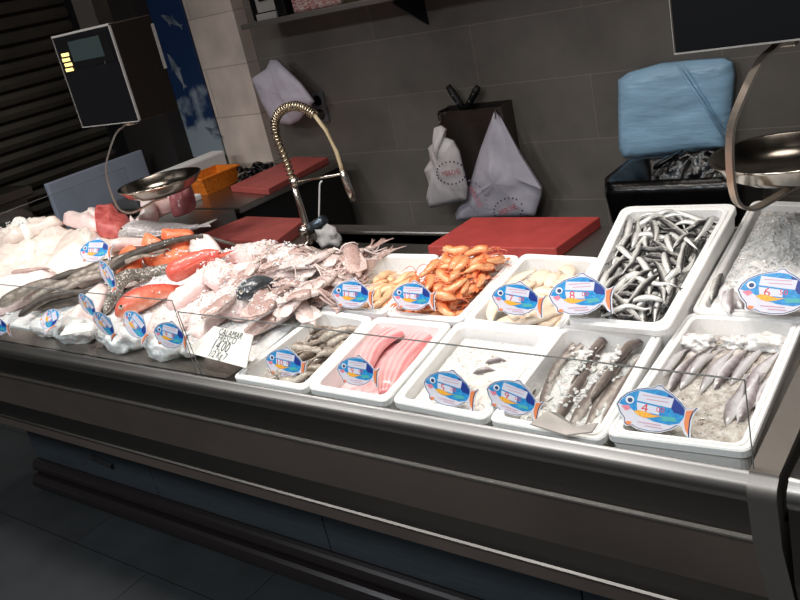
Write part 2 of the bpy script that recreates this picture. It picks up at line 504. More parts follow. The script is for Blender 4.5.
# fish
S_ = fish_mat
M['anchovy'] = S_('anchovy_skin', [(0, (242, 242, 238)), (.48, (222, 222, 218)), (.64, (130, 128, 126)), (.85, (50, 48, 48))], .22, .25, 90, .2)
M['hake'] = S_('hake_skin', [(0, (215, 205, 195)), (.35, (140, 128, 116)), (.6, (84, 74, 66)), (1, (52, 45, 40))], .55, .0, 45, .8, coat=0)
M['hake_pale'] = S_('pale_sided_hake_skin', [(0, (226, 216, 206)), (.4, (178, 166, 154)), (.65, (112, 102, 92)), (1, (70, 62, 56))], .5, .0, 50, .9, coat=0)
M['speckle'] = S_('speckled_fish_skin', [(0, (205, 200, 190)), (.4, (135, 128, 118)), (1, (82, 76, 70))], .4, 0, 120, .7, coat=.12, spots=(190, .56, (225, 220, 210)))
M['redfish'] = S_('red_fish_skin', [(0, (244, 205, 188)), (.3, (230, 140, 110)), (.7, (220, 104, 82)), (1, (196, 70, 62))], .35, 0, 70, .8)
M['pinkfish'] = S_('pink_red_fish_skin', [(0, (246, 190, 172)), (.4, (234, 124, 102)), (1, (216, 86, 74))], .35, 0, 70, .7)
M['bass'] = S_('bass_skin', [(0, (205, 205, 202)), (.35, (148, 150, 150)), (.7, (88, 92, 96)), (1, (52, 56, 60))], .25, .3, 110, .3)
M['greyfish'] = S_('scaly_grey_fish_skin', [(0, (244, 238, 234)), (.4, (226, 220, 217)), (.8, (190, 184, 183)), (1, (150, 145, 146))], .45, 0, 110, .9)
M['conger'] = S_('long_dark_fish_skin', [(0, (232, 224, 217)), (.38, (196, 186, 178)), (.62, (126, 114, 108)), (1, (88, 77, 72))], .35, .05, 60, .5, coat=.2)
M['silver'] = S_('silver_fish_skin', [(0, (244, 241, 240)), (.42, (222, 219, 221)), (.68, (172, 162, 162)), (1, (112, 100, 100))], .25, .15, 60, .5)
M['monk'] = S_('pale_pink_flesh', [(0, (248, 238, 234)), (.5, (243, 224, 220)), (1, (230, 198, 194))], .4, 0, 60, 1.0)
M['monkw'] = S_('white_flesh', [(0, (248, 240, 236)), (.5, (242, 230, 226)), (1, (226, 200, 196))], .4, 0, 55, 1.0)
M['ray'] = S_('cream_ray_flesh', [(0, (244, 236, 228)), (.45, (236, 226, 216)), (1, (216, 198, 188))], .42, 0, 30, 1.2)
M['squid'] = S_('squid_skin', [(0, (240, 228, 222)), (.4, (222, 202, 194)), (1, (178, 148, 140))], .3, 0, 80, .7, spots=(240, .57, (160, 118, 110)))
M['squidw'] = S_('pale_squid_skin', [(0, (248, 241, 237)), (.5, (236, 224, 219)), (1, (206, 186, 180))], .3, 0, 80, .7, spots=(220, .62, (180, 146, 140)))
M['fillet'] = S_('pink_fillet_flesh', [(0, (246, 198, 196)), (.5, (234, 160, 161)), (.8, (222, 130, 134)), (1, (238, 184, 182))], .3, 0, 50, .3)
M['salmon'] = mat('salmon_flesh', (236, 110, 66), .42, nscale=34, c2=(242, 142, 100), coat=.15)
M['tuna'] = mat('tuna_flesh', (164, 62, 60), .5, nscale=30, c2=(196, 104, 98), bump=.3, bscale=60)
M['tuna_skin'] = mat('tuna_skin', (150, 128, 130), .35)
M['pinkflesh'] = mat('pink_cut_flesh', (226, 172, 172), .35, nscale=30, c2=(240, 214, 208), coat=.3)
M['darkred'] = mat('dark_red_flesh', (150, 76, 84), .35, nscale=30, c2=(186, 112, 116), coat=.3)
M['prawn_o'] = S_('cooked_prawn_shell', [(0, (248, 190, 140)), (.45, (240, 142, 90)), (1, (222, 98, 56))], .25, 0, 80, .5)
M['prawn_g'] = S_('raw_prawn_shell', [(0, (204, 192, 178)), (.45, (152, 137, 124)), (1, (92, 78, 68))], .22, 0, 130, 1.1)
M['peach'] = S_('peach_flesh', [(0, (252, 226, 194)), (.5, (248, 212, 172)), (1, (240, 188, 142))], .3, 0, 50, .5)
M['cream'] = S_('cream_flesh', [(0, (252, 240, 226)), (.5, (250, 234, 214)), (1, (242, 218, 194))], .3, 0, 40, .4)
M['mussel'] = mat('black_mussel_shell', (16, 17, 22), .25, nscale=40, namt=.3)
# tag prints
M['t_white'] = mat('card_white', (226, 228, 234), .3)
M['t_stick'] = mat('card_sticker', (214, 216, 230), .3)
M['t_blue'] = mat('card_blue', (28, 124, 196), .3, nscale=30, c2=(58, 160, 214))
M['t_navy'] = mat('card_navy', (36, 58, 140), .3)
M['t_belly'] = mat('card_belly', (206, 214, 228), .3, nscale=40, c2=(226, 214, 222))
M['t_line'] = mat('card_outline', (48, 62, 108), .4)
M['t_yel'] = mat('card_yellow', (242, 200, 60), .4, nscale=60, c2=(236, 140, 60))
M['t_orange'] = mat('card_orange', (232, 136, 84), .4)
M['t_red'] = mat('card_red', (206, 48, 62), .4)
M['t_pink'] = mat('card_pink', (224, 130, 150), .4)
M['t_green'] = mat('card_green', (96, 178, 140), .4, nscale=60, c2=(60, 170, 200))


def glass_mat():
    m = bpy.data.materials.new('clear_glass'); m.use_nodes = True; nt = m.node_tree
    for n in list(nt.nodes): nt.nodes.remove(n)
    o = nt.nodes.new('ShaderNodeOutputMaterial'); mix = nt.nodes.new('ShaderNodeMixShader')
    t = nt.nodes.new('ShaderNodeBsdfTransparent'); g = nt.nodes.new('ShaderNodeBsdfGlossy'); f = nt.nodes.new('ShaderNodeLayerWeight'); pw = nt.nodes.new('ShaderNodeMath'); pw.operation = 'POWER'; pw.inputs[1].default_value = 4; ml = nt.nodes.new('ShaderNodeMath'); ml.operation = 'MULTIPLY_ADD'; ml.inputs[1].default_value = .45; ml.inputs[2].default_value = .02
    t.inputs['Color'].default_value = (.965, .975, .972, 1); g.inputs['Roughness'].default_value = .02
    nt.links.new(f.outputs['Facing'], pw.inputs[0]); nt.links.new(pw.outputs[0], ml.inputs[0]); nt.links.new(ml.outputs[0], mix.inputs[0]); nt.links.new(t.outputs[0], mix.inputs[1]); nt.links.new(g.outputs[0], mix.inputs[2]); nt.links.new(mix.outputs[0], o.inputs[0])
    return m


M['glass'] = glass_mat()
M['glass_edge'] = mat('glass_edge', (112, 114, 112), .2)

# ------------------------------------------------------------------ the setting
WY = 3.3            # back wall plane
def struct(name, mb, m, smooth=False): return tag(mb.build(name, m, None, smooth, Vector((0, 0, 0))), kind='structure')

struct('floor', MB().box((-6, -3, -.05), (3, 4.2, 0)), M['floor'])
wb = struct('wall_back', MB().box((-6, WY, 0), (3, WY + .1, 2.9)), M['wall'])
# row joints of the tiles: z = 1.14 and every .265 above and below
for mn, xo in (('wall_tiles', 1.618), ('beige_pillar_tiles', 0.1)):
    for n in bpy.data.materials[mn].node_tree.nodes:
        if n.type == 'MAPPING': n.inputs['Location'].default_value = (xo, -1.14 + .265 * 6, 0)
struct('wall_left', MB().box((-4.72, -3, 0), (-4.62, WY, 2.9)), M['dark_wall'])
struct('ceiling', MB().box((-6, -3, 2.9), (3, WY + .1, 2.95)), M['ceiling'])
PY = 3.22
pl0, pl1 = on_y(193, 38, PY).x, on_y(257, 100, PY).x
struct('pillar', MB().box((pl0, PY, 0), (pl1, WY, 2.9)), M['pillar'])
# dark post between shutter and the poster
struct('trim_1', MB().box((-4.62, PY - .12, 0), (on_y(160, 100, PY - .12).x, WY, 2.9)), M['dark_wall'])

# roller shutter on the left wall: horizontal ribbed slats
mb = MB(); z = .02; pitch = .075
while z < 2.8:
    mb.v += []
    prof = [(-4.62, z), (-4.585, z + .012), (-4.575, z + .04), (-4.59, z + .066), (-4.62, z + .072)]
    y0, y1 = .2, PY - .13
    mb.add([(x, y0, zz) for x, zz in prof] + [(x, y1, zz) for x, zz in prof], [(i, i + 1, 5 + i + 1, 5 + i) for i in range(4)] + [(4, 3, 2, 1, 0), (5, 6, 7, 8, 9)])
    z += pitch
rs = empty('roller_shutter', (-4.6, 1.7, 0))
tag(rs, 'dark closed roller shutter with horizontal ribs behind the left scale', 'shutter')
c = mb.build('slat_curtain', M['shutter'], rs); c.location = -rs.location
for yy in (.1, PY - .2):
    c = MB().box((-4.62, yy, 0), (-4.55, yy + .08, 2.85)).build('guide_rail', M['black_matt'], rs); c.location = -rs.location

# pale side panel of a low appliance by the shutter
p0, p1 = on_x(47, 185, -4.3), on_x(142, 150, -4.3)
o = MB().box((-4.335, p0.y, .02), (-4.3, p1.y, 1.045), .006).build('pale_panel', M['pale_panel'])
tag(o, 'pale blue-grey upright panel before the shutter, behind the left scale pan', 'panel')
q0, q1 = on_x(0, 182, -4.3), on_x(55, 172, -4.3)
sh = MB().box((-4.54, 1.2, 1.02), (-4.3, 2.3, 1.07), .006).box((-4.52, 1.25, 0), (-4.36, 2.28, 1.02)).build('side_counter', M['steel_dark'])
tag(sh, 'dark side counter by the shutter at the left edge, beyond the end glass', 'counter')

# ocean poster
def on_wall(px, py, y): return on_y(px, py, y)
pyy = PY - .012
pa, pb = on_y(140, 20, pyy), on_y(231, 158, pyy)
x0, x1 = on_y(150, 60, pyy).x, pl0 - .004
z0 = on_y(210, 156, pyy).z; z1 = 2.2
po = empty('ocean_poster', ((x0 + x1) / 2, PY, z0))
tag(po, 'deep blue ocean poster with dolphins beside the beige pillar', 'poster')
m, nt, b = new_mat('ocean_print')
tc = nt.nodes.new('ShaderNodeTexCoord'); sp = nt.nodes.new('ShaderNodeSeparateXYZ'); nt.links.new(tc.outputs['Object'], sp.inputs[0])
n = nt.nodes.new('ShaderNodeTexNoise'); n.inputs['Scale'].default_value = 7; n.inputs['Detail'].default_value = 6; nt.links.new(tc.outputs['Object'], n.inputs['Vector'])
# printed picture: pale surf low down, deep blue higher up
ma = nt.nodes.new('ShaderNodeMath'); ma.operation = 'MULTIPLY_ADD'; nt.links.new(sp.outputs[2], ma.inputs[0]); ma.inputs[1].default_value = -1.5; ma.inputs[2].default_value = .42
mul = nt.nodes.new('ShaderNodeMath'); mul.operation = 'MULTIPLY_ADD'; mul.use_clamp = True
nt.links.new(n.outputs['Fac'], mul.inputs[0]); mul.inputs[1].default_value = 1.6; nt.links.new(ma.outputs[0], mul.inputs[2])
mr = nt.nodes.new('ShaderNodeMapRange'); mr.inputs[1].default_value = .75; mr.inputs[2].default_value = 1.0; nt.links.new(mul.outputs[0], mr.inputs[0])
mx = nt.nodes.new('ShaderNodeMix'); mx.data_type = 'RGBA'; mx.inputs['A'].default_value = lin((26, 52, 92)); mx.inputs['B'].default_value = lin((150, 164, 174))
nt.links.new(mr.outputs[0], mx.inputs['Factor']); nt.links.new(mx.outputs['Result'], b.inputs['Base Color']); b.inputs['Roughness'].default_value = .35
c = MB().box((x0 - po.location.x, -.012, 0), (x1 - po.location.x, -.002, z1 - z0)).build('printed_sheet', m, po)
M['dolph'] = mat('dolphin_print', (150, 158, 166), .4, nscale=16, c2=(64, 78, 100))
for px, py, s, rz in ((171, 21, .16, -.5), (176, 70, .2, -1.25), (213, 132, .13, -.5)):
    w = on_y(px, py, pyy)
    cs, sn = math.cos(rz), math.sin(rz)
    sh2 = [(-.5, .0), (-.38, .07), (-.2, .12), (-.02, .14), (.04, .24), (.1, .13), (.3, .07), (.42, .03), (.56, .1), (.52, 0), (.56, -.1), (.42, -.02), (.2, -.07), (-.05, -.1), (-.02, -.22), (-.14, -.1), (-.36, -.05)]
    pts = [(w.x - po.location.x + s * (cs * a - sn * bb2), -.0125, w.z - z0 + s * (sn * a + cs * bb2)) for a, bb2 in sh2]
    MB().poly(pts[::-1], .001, (0, -1, 0)).build('dolphin_picture', M['dolph'], po)

# ------------------------------------------------------------------ the display counter
XL, XR = -3.62, -0.352
ct = empty('display_counter', ((XL + XR) / 2, 1.6, 0))
tag(ct, 'long stainless steel fish display counter with dark rounded front', 'counter')
def part(name, mb, m, par=ct, smooth=False):
    o = mb.build(name, m, par, smooth)
    o.location = -par.location
    return o
XF = XR - .045     # front runs up to the end upright
def strip(prof, x0, x1):
    mb = MB(); n = len(prof)
    mb.add([(x0, y, z) for y, z in prof] + [(x1, y, z) for y, z in prof], [(i, i + 1, n + i + 1, n + i) for i in range(n - 1)])
    return mb
lip = [(1.184, .80), (1.184, .866), (1.183, .8672), (1.182, .867), (1.180, .861), (1.169, .852), (1.163, .840), (1.163, .827), (1.168, .818)]
part('rounded_lip', strip(lip[::-1], XL, XF), M['steel_lip'], smooth=True)
part('upper_front_panel', strip([(1.168, .818), (1.172, .78), (1.180, .742)][::-1], XL, XF), M['steel_face'], smooth=True)
part('upper_trim', MB().prism([(1.180, .742), (1.174, .738), (1.174, .734), (1.182, .730), (1.196, .734), (1.196, .742)], XL, XF), M['chrome'])
part('sloping_front_panel', strip([(1.182, .732), (1.238, .565)][::-1], XL, XF), M['panel_brown'])
part('curved_front_panel', strip([(1.238, .565), (1.242, .53), (1.247, .505), (1.254, .487)][::-1], XL, XF), M['steel_face'], smooth=True)
part('lower_trim', MB().prism([(1.254, .488), (1.249, .484), (1.249, .480), (1.256, .477), (1.27, .48), (1.27, .488)], XL, XF), M['steel_dark'])
part('apron', strip([(1.257, .478), (1.265, .43), (1.30, .428), (1.46, .428)][::-1], XL, XF), M['panel_brown'])
M['lower'] = mat('blue_black_lower_panel', (66, 74, 80), .42, .5, nscale=8, namt=.1, stretch=(1, 1, 12))
seams = [-3.44, -2.6, -1.75, -.9, XF]
for a, bq in zip(seams, seams[1:]):
    lp = part('kick_panel', MB().box((a + .002, 1.43, .13), (bq - .002, 1.46, .428), .002), M['lower'])
vent = part('grip_slot', MB().tube([on_y(93, 457, 1.428), on_y(113, 466, 1.428)], .012, 8), M['black_matt'])
def bumper(yc, zc, r): return [(yc + r * math.cos(a), zc + r * math.sin(a)) for a in [PI * .5 + i * PI / 8 for i in range(9)]]
prof = [(1.46, .128)] + bumper(1.425, .098, .03) + bumper(1.405, .036, .036)[1:] + [(1.46, 0)]
M['plinth'] = mat('dark_plinth_plastic', (28, 24, 24), .25)
part('plinth', MB().prism(prof, -3.44, XF), M['plinth'], smooth=False)
# inner tank carrying the ice and the boxes (floor slopes up to the back)
DK0, DKS = .785, .13; WT0 = .802
def deck(y): return DK0 + DKS * (y - 1.2)
part('tank', MB().prism([(1.190, .85), (1.190, deck(1.190)), (1.80, deck(1.80)), (1.80, .8645), (1.815, .8645), (1.815, .48), (1.46, .44), (1.28, .475), (1.26, .72), (1.186, .78), (1.186, .85)], XL, XR), M['steel'])
part('base_body', MB().box((-3.42, 1.462, .12), (XR, 1.81, .46)), M['steel_dark'])
part('front_ledge', MB().box((XL, 1.19, .80), (-1.66, 1.268, .8672)), M['steel_lip'])
part('rear_riser', MB().box((-1.02, 1.82, WT0), (XR, 2.09, .896)), M['steel_dark'])
# end upright on the right with rounded top
lipu = [(y - .008 if y < 1.25 else y, z + (.006 if z > .83 else 0)) for y, z in lip]
prof = [(1.815, .12)] + [(1.44, .12), (1.42, .3), (1.25, .46), (1.228, .56), (1.166, .74), (1.158, .818)] + lipu[::-1][1:-3] + [(1.20, .8745), (1.5, .90), (1.815, .94)]
part('end_upright', MB().prism([(p[0], p[1]) for p in prof[::-1]], XF, XR), M['steel_top'], smooth=True).data.set_sharp_from_angle(angle=math.radians(35))

# neighbouring counter beyond the gap
nc = empty('neighbouring_counter', (.2, 1.6, 0))
tag(nc, 'next steel counter at the right edge, across the dark gap', 'counter')
NX0 = on_y(783, 470, 1.17).x
nx = max(NX0, XR + .012)
part('rounded_lip', strip([(2.0, .87)] + lip[1:][::1], nx, .8), M['steel'], nc, True)
part('front_panel', strip([(1.168, .818), (1.18, .66), (1.2, .6)][::-1], nx, .8), M['steel_face'], nc)
part('tube_rail', MB().tube([(nx, 1.19, .575), (.8, 1.19, .575)], .03, 16), M['steel'], nc, True)
part('lower_panel', MB().box((nx, 1.3, 0), (.8, 1.34, .6)), M['steel_face'], nc)
part('side_panel', MB().box((nx, 1.2, .1), (nx + .012, 2.0, .86)), M['black_matt'], nc)

# low glass guards along the front and the tall one at the left end
def guard(name, pts, label, nrm, th=.006):
    o = MB().poly(pts, th, nrm).build(name, M['glass'])
    e = [Vector(p) + Vector(nrm) * th * .5 for p in pts]
    MB().tube([e[1], e[2]], .0015, 6).tube([e[0], e[1]], .0011, 6).tube([e[2], e[3]], .0011, 6).build('polished_edge', M['glass_edge'], o)
    return tag(o, label, 'glass guard')
gy = 1.179
a0, a1, b0, b1 = on_y(176, 310, gy), on_y(744, 381, gy), on_y(187, 352, gy), on_y(752, 453, gy)
guard('glass_guard', [(a0.x + .012, gy, .869), (a0.x, gy, a0.z - .006), (a1.x, gy, a1.z + .0), (b1.x, gy, .869)], 'long low clear glass guard in front of the polystyrene boxes', (0, 1, 0))
c0 = on_y(171, 301, gy); c1 = on_y(87, 295, gy)
guard('glass_guard', [(XL + .1, gy, .869), (XL + .1, gy, c0.z), (c0.x, gy, c0.z), (a0.x - .006, gy, .869)], 'low clear glass guard in front of the white ice on the left', (0, 1, 0))
ge0, ge1 = on_x(0, 214, XL + .02), on_x(144, 157, XL + .02)
guard('end_glass', [(XL + .015, 1.3, .86), (XL + .015, 1.3, ge0.z), (XL + .015, 2.4, ge0.z), (XL + .015, 2.4, .86)], 'tall clear glass panel closing the left end of the counter', (1, 0, 0))

# ------------------------------------------------------------------ staff worktop behind
WT = .80
wt = empty('worktop', (-2.0, 2.28, 0))
tag(wt, 'dark steel worktop with a sink behind the display', 'worktop')
SX0, SX1, SY0, SY1 = -2.36, -1.76, 2.13, 2.37
part('top', MB().box((-3.6, 1.83, WT - .04), (SX0, 2.46, WT)).box((SX1, 1.83, WT - .04), (-.36, 2.46, WT)).box((SX0, 1.83, WT - .04), (SX1, SY0, WT)).box((SX0, SY1, WT - .04), (SX1, 2.46, WT)), M['steel_top'], wt)
part('sink_basin', MB().box((SX0, SY0, WT - .22), (SX1, SY1, WT - .21)).box((SX0 - .01, SY0 - .01, WT - .22), (SX0, SY1 + .01, WT - .005)).box((SX1, SY0 - .01, WT - .22), (SX1 + .01, SY1 + .01, WT - .005)).box((SX0, SY1, WT - .22), (SX1, SY1 + .01, WT - .005)).box((SX0, SY0 - .01, WT - .22), (SX1, SY0, WT - .005)), M['steel_top'], wt)
part('rear_edge', MB().tube([(-2.4, SY1 + .004, WT + .003), (-1.3, SY1 + .004, WT + .003)], .005, 6), M['steel'], wt)
part('cabinet_body', MB().box((-3.6, 1.85, .08), (-.36, 2.44, WT - .225)), M['steel_dark'], wt)
part('plinth_base', MB().box((-3.6, 1.87, 0), (-.36, 2.42, .08)), M['black_matt'], wt)
lg = empty('side_ledge', (-3.4, 2.8, 0))
LZ = .87
tag(lg, 'raised steel side counter with a dark front under the orange basket', 'counter')
part('top', MB().box((-4.1, 2.48, LZ - .03), (-2.975, PY - .005, LZ), .004), M['steel'], lg)
part('front_panel', MB().box((-4.05, 2.5, .08), (-2.99, PY - .02, LZ - .03)), M['black_matt'], lg)
part('base', MB().box((-4.0, 2.53, 0), (-3.02, PY - .05, .08)), M['black_matt'], lg)
lg2 = MB().box((-3.6, 2.2, WT), (-2.985, 2.462, LZ), .004).build('steel_step', M['steel'])
tag(lg2, 'narrow steel step on the worktop left of the red board', 'ledge')

def board(px, ztop, th, m, label, quad=None):
    W = quad or [on_z(x, y, ztop) for x, y in px]
    bm = bmesh.new()
    top = [bm.verts.new(w) for w in W]; bot = [bm.verts.new(w - Vector((0, 0, th))) for w in W]
    bm.faces.new(top); bm.faces.new(bot[::-1])
    for i in range(4): bm.faces.new((top[i], bot[i], bot[(i + 1) % 4], top[(i + 1) % 4]))
    bmesh.ops.recalc_face_normals(bm, faces=bm.faces[:])
    bmesh.ops.bevel(bm, geom=bm.edges[:], offset=.004, segments=2, affect='EDGES', profile=.5)
    bm.verts.index_update()
    o = obj('cutting_board', [v.co.copy() for v in bm.verts], [[v.index for v in f.verts] for f in bm.faces], m, None, False); bm.free()
    return tag(o, label, 'cutting board')
board([(427, 246), (556, 248), (600, 216.5), (472, 217)], WT + .036, .036, M['red_board'], 'red cutting board behind the orange prawn box, nearest of the three')
board([(194, 237), (275, 241.5), (306, 218), (247, 216)], WT + .046, .045, M['red_board2'], 'red cutting board in the middle, left of the tap')
L2q = [on_z(x, y, LZ + .03) for x, y in ((230, 186), (268, 189), (328, 157), (296, 156))]
for q in L2q: q.y = min(q.y, PY - .012)
board(None, LZ + .03, .03, M['red_board2'], 'dull red cutting board on the raised side ledge by the pillar', L2q)

# pre-rinse tap
FB = on_z(310, 243, WT); FY = FB.y
def fp(x, y, dy=0): return on_y(x, y, FY + dy)
ta = empty('spray_tap', FB)
tag(ta, 'tall pre-rinse spray tap with a coiled spring hose beside the sink', 'tap')
col = [Vector((FB.x, FB.y, WT)), fp(309, 236), fp(300, 205), fp(292, 179)]
part('column', MB().tube(col, [.017, .015, .0125, .0125], 12), M['chrome'], ta, True)
arch = [fp(x, y) for x, y in ((292, 179), (285, 158), (277, 138), (275, 122), (281, 111), (293, 106), (305, 108.5), (315, 116))]
A = spline(arch, 40)
part('inner_hose', MB().tube(A + [fp(x, y) for x, y in ((326, 130), (336, 151), (341, 166), (342, 171))], .0075, 10), mat('yellowed_hose', (205, 186, 150), .4), ta, True)
mb = MB(); S = spline(arch, 700); pts = []
for i in range(0, 700):
    p = S[i]; t = (S[min(i + 1, 699)] - S[max(i - 1, 0)]).normalized(); n1 = t.cross(Vector((0, 1, 0))).normalized(); n2 = t.cross(n1)
    a = i / 700 * 2 * PI * 34
    pts.append(p + (n1 * math.cos(a) + n2 * math.sin(a)) * .0145)
mb.tube(pts, .0036, 6)
part('spring_coil', mb, mat('spring_metal', (196, 184, 164), .25, 1.0), ta, True)
part('spray_head', MB().tube([fp(342, 170), fp(344.5, 177), fp(349, 189), fp(353.5, 201)], [.011, .014, .0135, .012], 12), M['chrome'], ta, True)
part('holder_arm', MB().tube([fp(296, 182), fp(342, 174)], .005, 8).tube([fp(293, 178), fp(296, 186)], .018, 10), M['chrome'], ta, True)
part('mixer_body', MB().tube([fp(306, 232), fp(324, 220)], .021, 12), mat('blue_grey_metal', (92, 104, 114), .3, .8), ta, True)
part('lever_knob', MB().tube([fp(303, 231, -.035), fp(305, 230.5, -.015)], .021, 14), M['chrome'], ta, True)
part('swivel_spout', MB().tube([fp(311, 238, -.02), fp(303, 248, -.06)], .007, 8), M['chrome'], ta, True)
part('feed_pipe', MB().tube(spline([fp(319, 222), fp(319.5, 195), fp(320, 184), fp(322, 181)], 10), .0035, 6), M['white_plastic'], ta, True)
cw = [fp(x, y, -.03) for x, y in ((320, 228), (330, 221), (340, 224), (352, 229), (345, 238), (332, 241), (323, 237))]
clo = [Vector((w.x, w.y + (w.z - cw[0].z) * .5, w.z)) for w in cw]
def ruffle(name, c, r, m, seed, sx=1, sy=1, sz=1, amp=.35, lvl=3, parent=None):
    bm = bmesh.new(); bmesh.ops.create_icosphere(bm, subdivisions=lvl, radius=1)
    for v in bm.verts:
        k = noise.noise(v.co * 1.7 + Vector((seed, 0, 0))) + .6 * noise.noise(v.co * 4 + Vector((0, seed, 0)))
        v.co = Vector((v.co.x * sx, v.co.y * sy, v.co.z * sz)) * r * (1 + amp * k)
    bm.verts.index_update()
    o = obj(name, [v.co + Vector(c) for v in bm.verts], [[v.index for v in f.verts] for f in bm.faces], m, parent); bm.free(); return o
ck = fp(336, 232, -.01)
tag(ruffle('cleaning_cloth', (ck.x, ck.y - .05, ck.z), .05, mat('grey_cloth', (176, 174, 172), .8, nscale=40, namt=.12, bump=.8, bscale=30), 3, 1.15, .6, .75, .6), 'crumpled grey cloth hung by the tap', 'cloth')

# orange basket, tray, mussels on the side ledge
bz = LZ
def bk(px, py, z): return on_z(px, py, z)
def basket():
    o = empty('plastic_basket', (0, 0, 0))
    b0, b1 = bk(208, 195, bz), bk(237, 183, bz); hgt = .085
    ax = (b1 - b0).normalized(); ay = Vector((-ax.y, ax.x, 0))
    if ay.x > 0: ay = -ay
    L, Wd = (b1 - b0).length, .15
    mbw = MB(); mbr = MB()
    lo = [b0, b1, b1 + ay * Wd, b0 + ay * Wd]; c = sum(lo, Vector()) / 4
    hi = [c + (p - c) * 1.28 + Vector((0, 0, hgt)) for p in lo]
    lo2 = [c + (p - c) * .97 for p in lo]; hi2 = [c + (p - c) * 1.24 + Vector((0, 0, hgt)) for p in lo]
    for A_, B_, flip in ((lo, hi, 0), (lo2, hi2, 1)):
        for i in range(4):
            j = (i + 1) % 4
            mbw.add([A_[i], A_[j], B_[j], B_[i]], [(0, 1, 2, 3)])
    mbw.add(lo, [(0, 1, 2, 3)])
    mbw.build('wall_mesh', M['orange'], o)
    mbr.tube([h for h in hi] + [hi[0]], .006, 6); mbr.build('rim', M['orange'], o)
    return o, c, hgt
bo, bc, bh = basket()
tag(bo, 'small orange plastic basket on the raised side ledge', 'basket')
# white tray behind and a shallow white box under it
tr = [bk(194, 184, bz + .05), bk(206, 198, bz), bk(238, 187, bz), bk(249, 160, bz + .05)]
t0 = bc + Vector((-.20, .02, 0))
tag(MB().box((t0.x - .12, t0.y - .24, bz), (t0.x - .02, t0.y + .3, bz + .12), .012).build('polystyrene_slab', M['poly']), 'white polystyrene slab standing behind the orange basket', 'slab')
tag(MB().box((bc.x - .10, bc.y - .28, bz), (bc.x + .1, bc.y - .16, bz + .03), .008).build('polystyrene_tray', M['poly']), 'white tray end beside the orange basket, behind the left scale pan', 'tray')
mp = on_z(255, 170, bz + .02)
mpile = Pile(mp.x - .3, mp.x + .3, mp.y - .3, mp.y + .3, lambda x, y: bz, .01)
for i in range(26):
    a = random.random() * 2 * PI; px = random.uniform(240, 272); py = 183 - (px - 240) * .55 + random.uniform(-9, 2)
    w = on_z(px, py, bz + .03)
    if w.x > -3.3 and w.y > 2.72: w.x -= .06
    d = Vector((math.cos(a), math.sin(a), 0)) * .028
    pts = [w - d, w - d * .5, w, w + d * .6, w + d]
    rw = [.006, .014, .017, .013, .004]; rh = [.004, .008, .010, .008, .003]
    zz = mpile.lay(pts, rw, rh); mpile.fill(pts, rw, rh, zz)
    vs, fs, dd = sweep([Vector((p.x, p.y, z)) for p, z in zip(pts, zz)], list(zip(rw, rh)), 8)
    tag(obj('mussel', vs, fs, M['mussel']), 'small black mussel in the heap beside the orange basket', 'mussel', 'mussels beside the basket')

# ------------------------------------------------------------------ things on the back wall
w0 = WY - .001
sk = empty('double_socket', on_y(320, 107, WY))
tag(sk, 'grey double wall socket beside the coiled tap hose', 'socket')
a, bq = on_y(311, 93, WY), on_y(330, 121, WY)
sx, sz = (a.x + bq.x) / 2, (a.z + bq.z) / 2; sk.location = (sx, WY, sz)
MB().box((-.045, -.012, -.078), (.045, 0, .078), .004).build('plate', mat('grey_plastic', (104, 106, 110), .4), sk)
for dz in (.036, -.036): MB().lathe([(.028, -.013), (.026, -.016), (.024, -.0135), (.0001, -.0132)], (0, 0, dz), 20, 'y').build('outlet', M['black'], sk)

# shelf with packets
sa_, sb_ = on_y(245, 27, WY - .25), on_y(410, 0.5, WY - .25)
SZ = (sa_.z + sb_.z) / 2
shf = empty('wall_shelf', ((sa_.x + .9), WY, SZ))
tag(shf, 'steel wall shelf carrying packets above the tap', 'shelf')
xs0, xs1 = sa_.x - .03, on_y(414, 10, WY - .1).x + .5
part('plank', MB().box((xs0, WY - .25, SZ), (xs1, WY - .002, SZ + .025), .003), M['steel_top'], shf)
xbr = on_y(408, 8, WY - .12).x
for xb in (xbr,): part('bracket', MB().prism([(WY - .002, SZ), (WY - .22, SZ), (WY - .22, SZ - .015), (WY - .002, SZ - .14)], xb, xb + .008), M['black_matt'], shf)
def shelf_px(px, py): return on_y(px, py, WY - .2)
g = shelf_px(255, 15).x; h = shelf_px(282, 12).x
dv = empty('label_printer', ((g + h) / 2 + .02, WY - .14, SZ + .025)); tag(dv, 'black and silver machine at the left end of the wall shelf', 'machine')
hw = .11
MB().box((-hw, -.08, 0), (hw, .1, .3), .01).build('housing', M['black'], dv)
MB().box((-.062, -.086, .035), (.058, -.08, .16), .003).build('front_plate', mat('silver_plastic', (186, 184, 180), .35, .3), dv)
MB().box((-.035, -.089, .085), (.025, -.086, .12)).build('label_plate', M['black'], dv)
MB().box((-.07, -.095, .0), (.062, -.08, .03), .003).build('foot_plate', mat('silver_plastic_b', (196, 196, 196), .3, .4), dv)
M['pk1'] = mat('red_white_print', (214, 200, 196), .4, nscale=60, c2=(150, 48, 44), stretch=(1, 1, 3))
M['pk2'] = mat('red_yellow_print', (222, 196, 120), .4, nscale=40, c2=(196, 60, 48))
M['pk3'] = mat('cream_red_print', (226, 214, 190), .4, nscale=35, c2=(208, 66, 62))
xx = shelf_px(294, 12).x
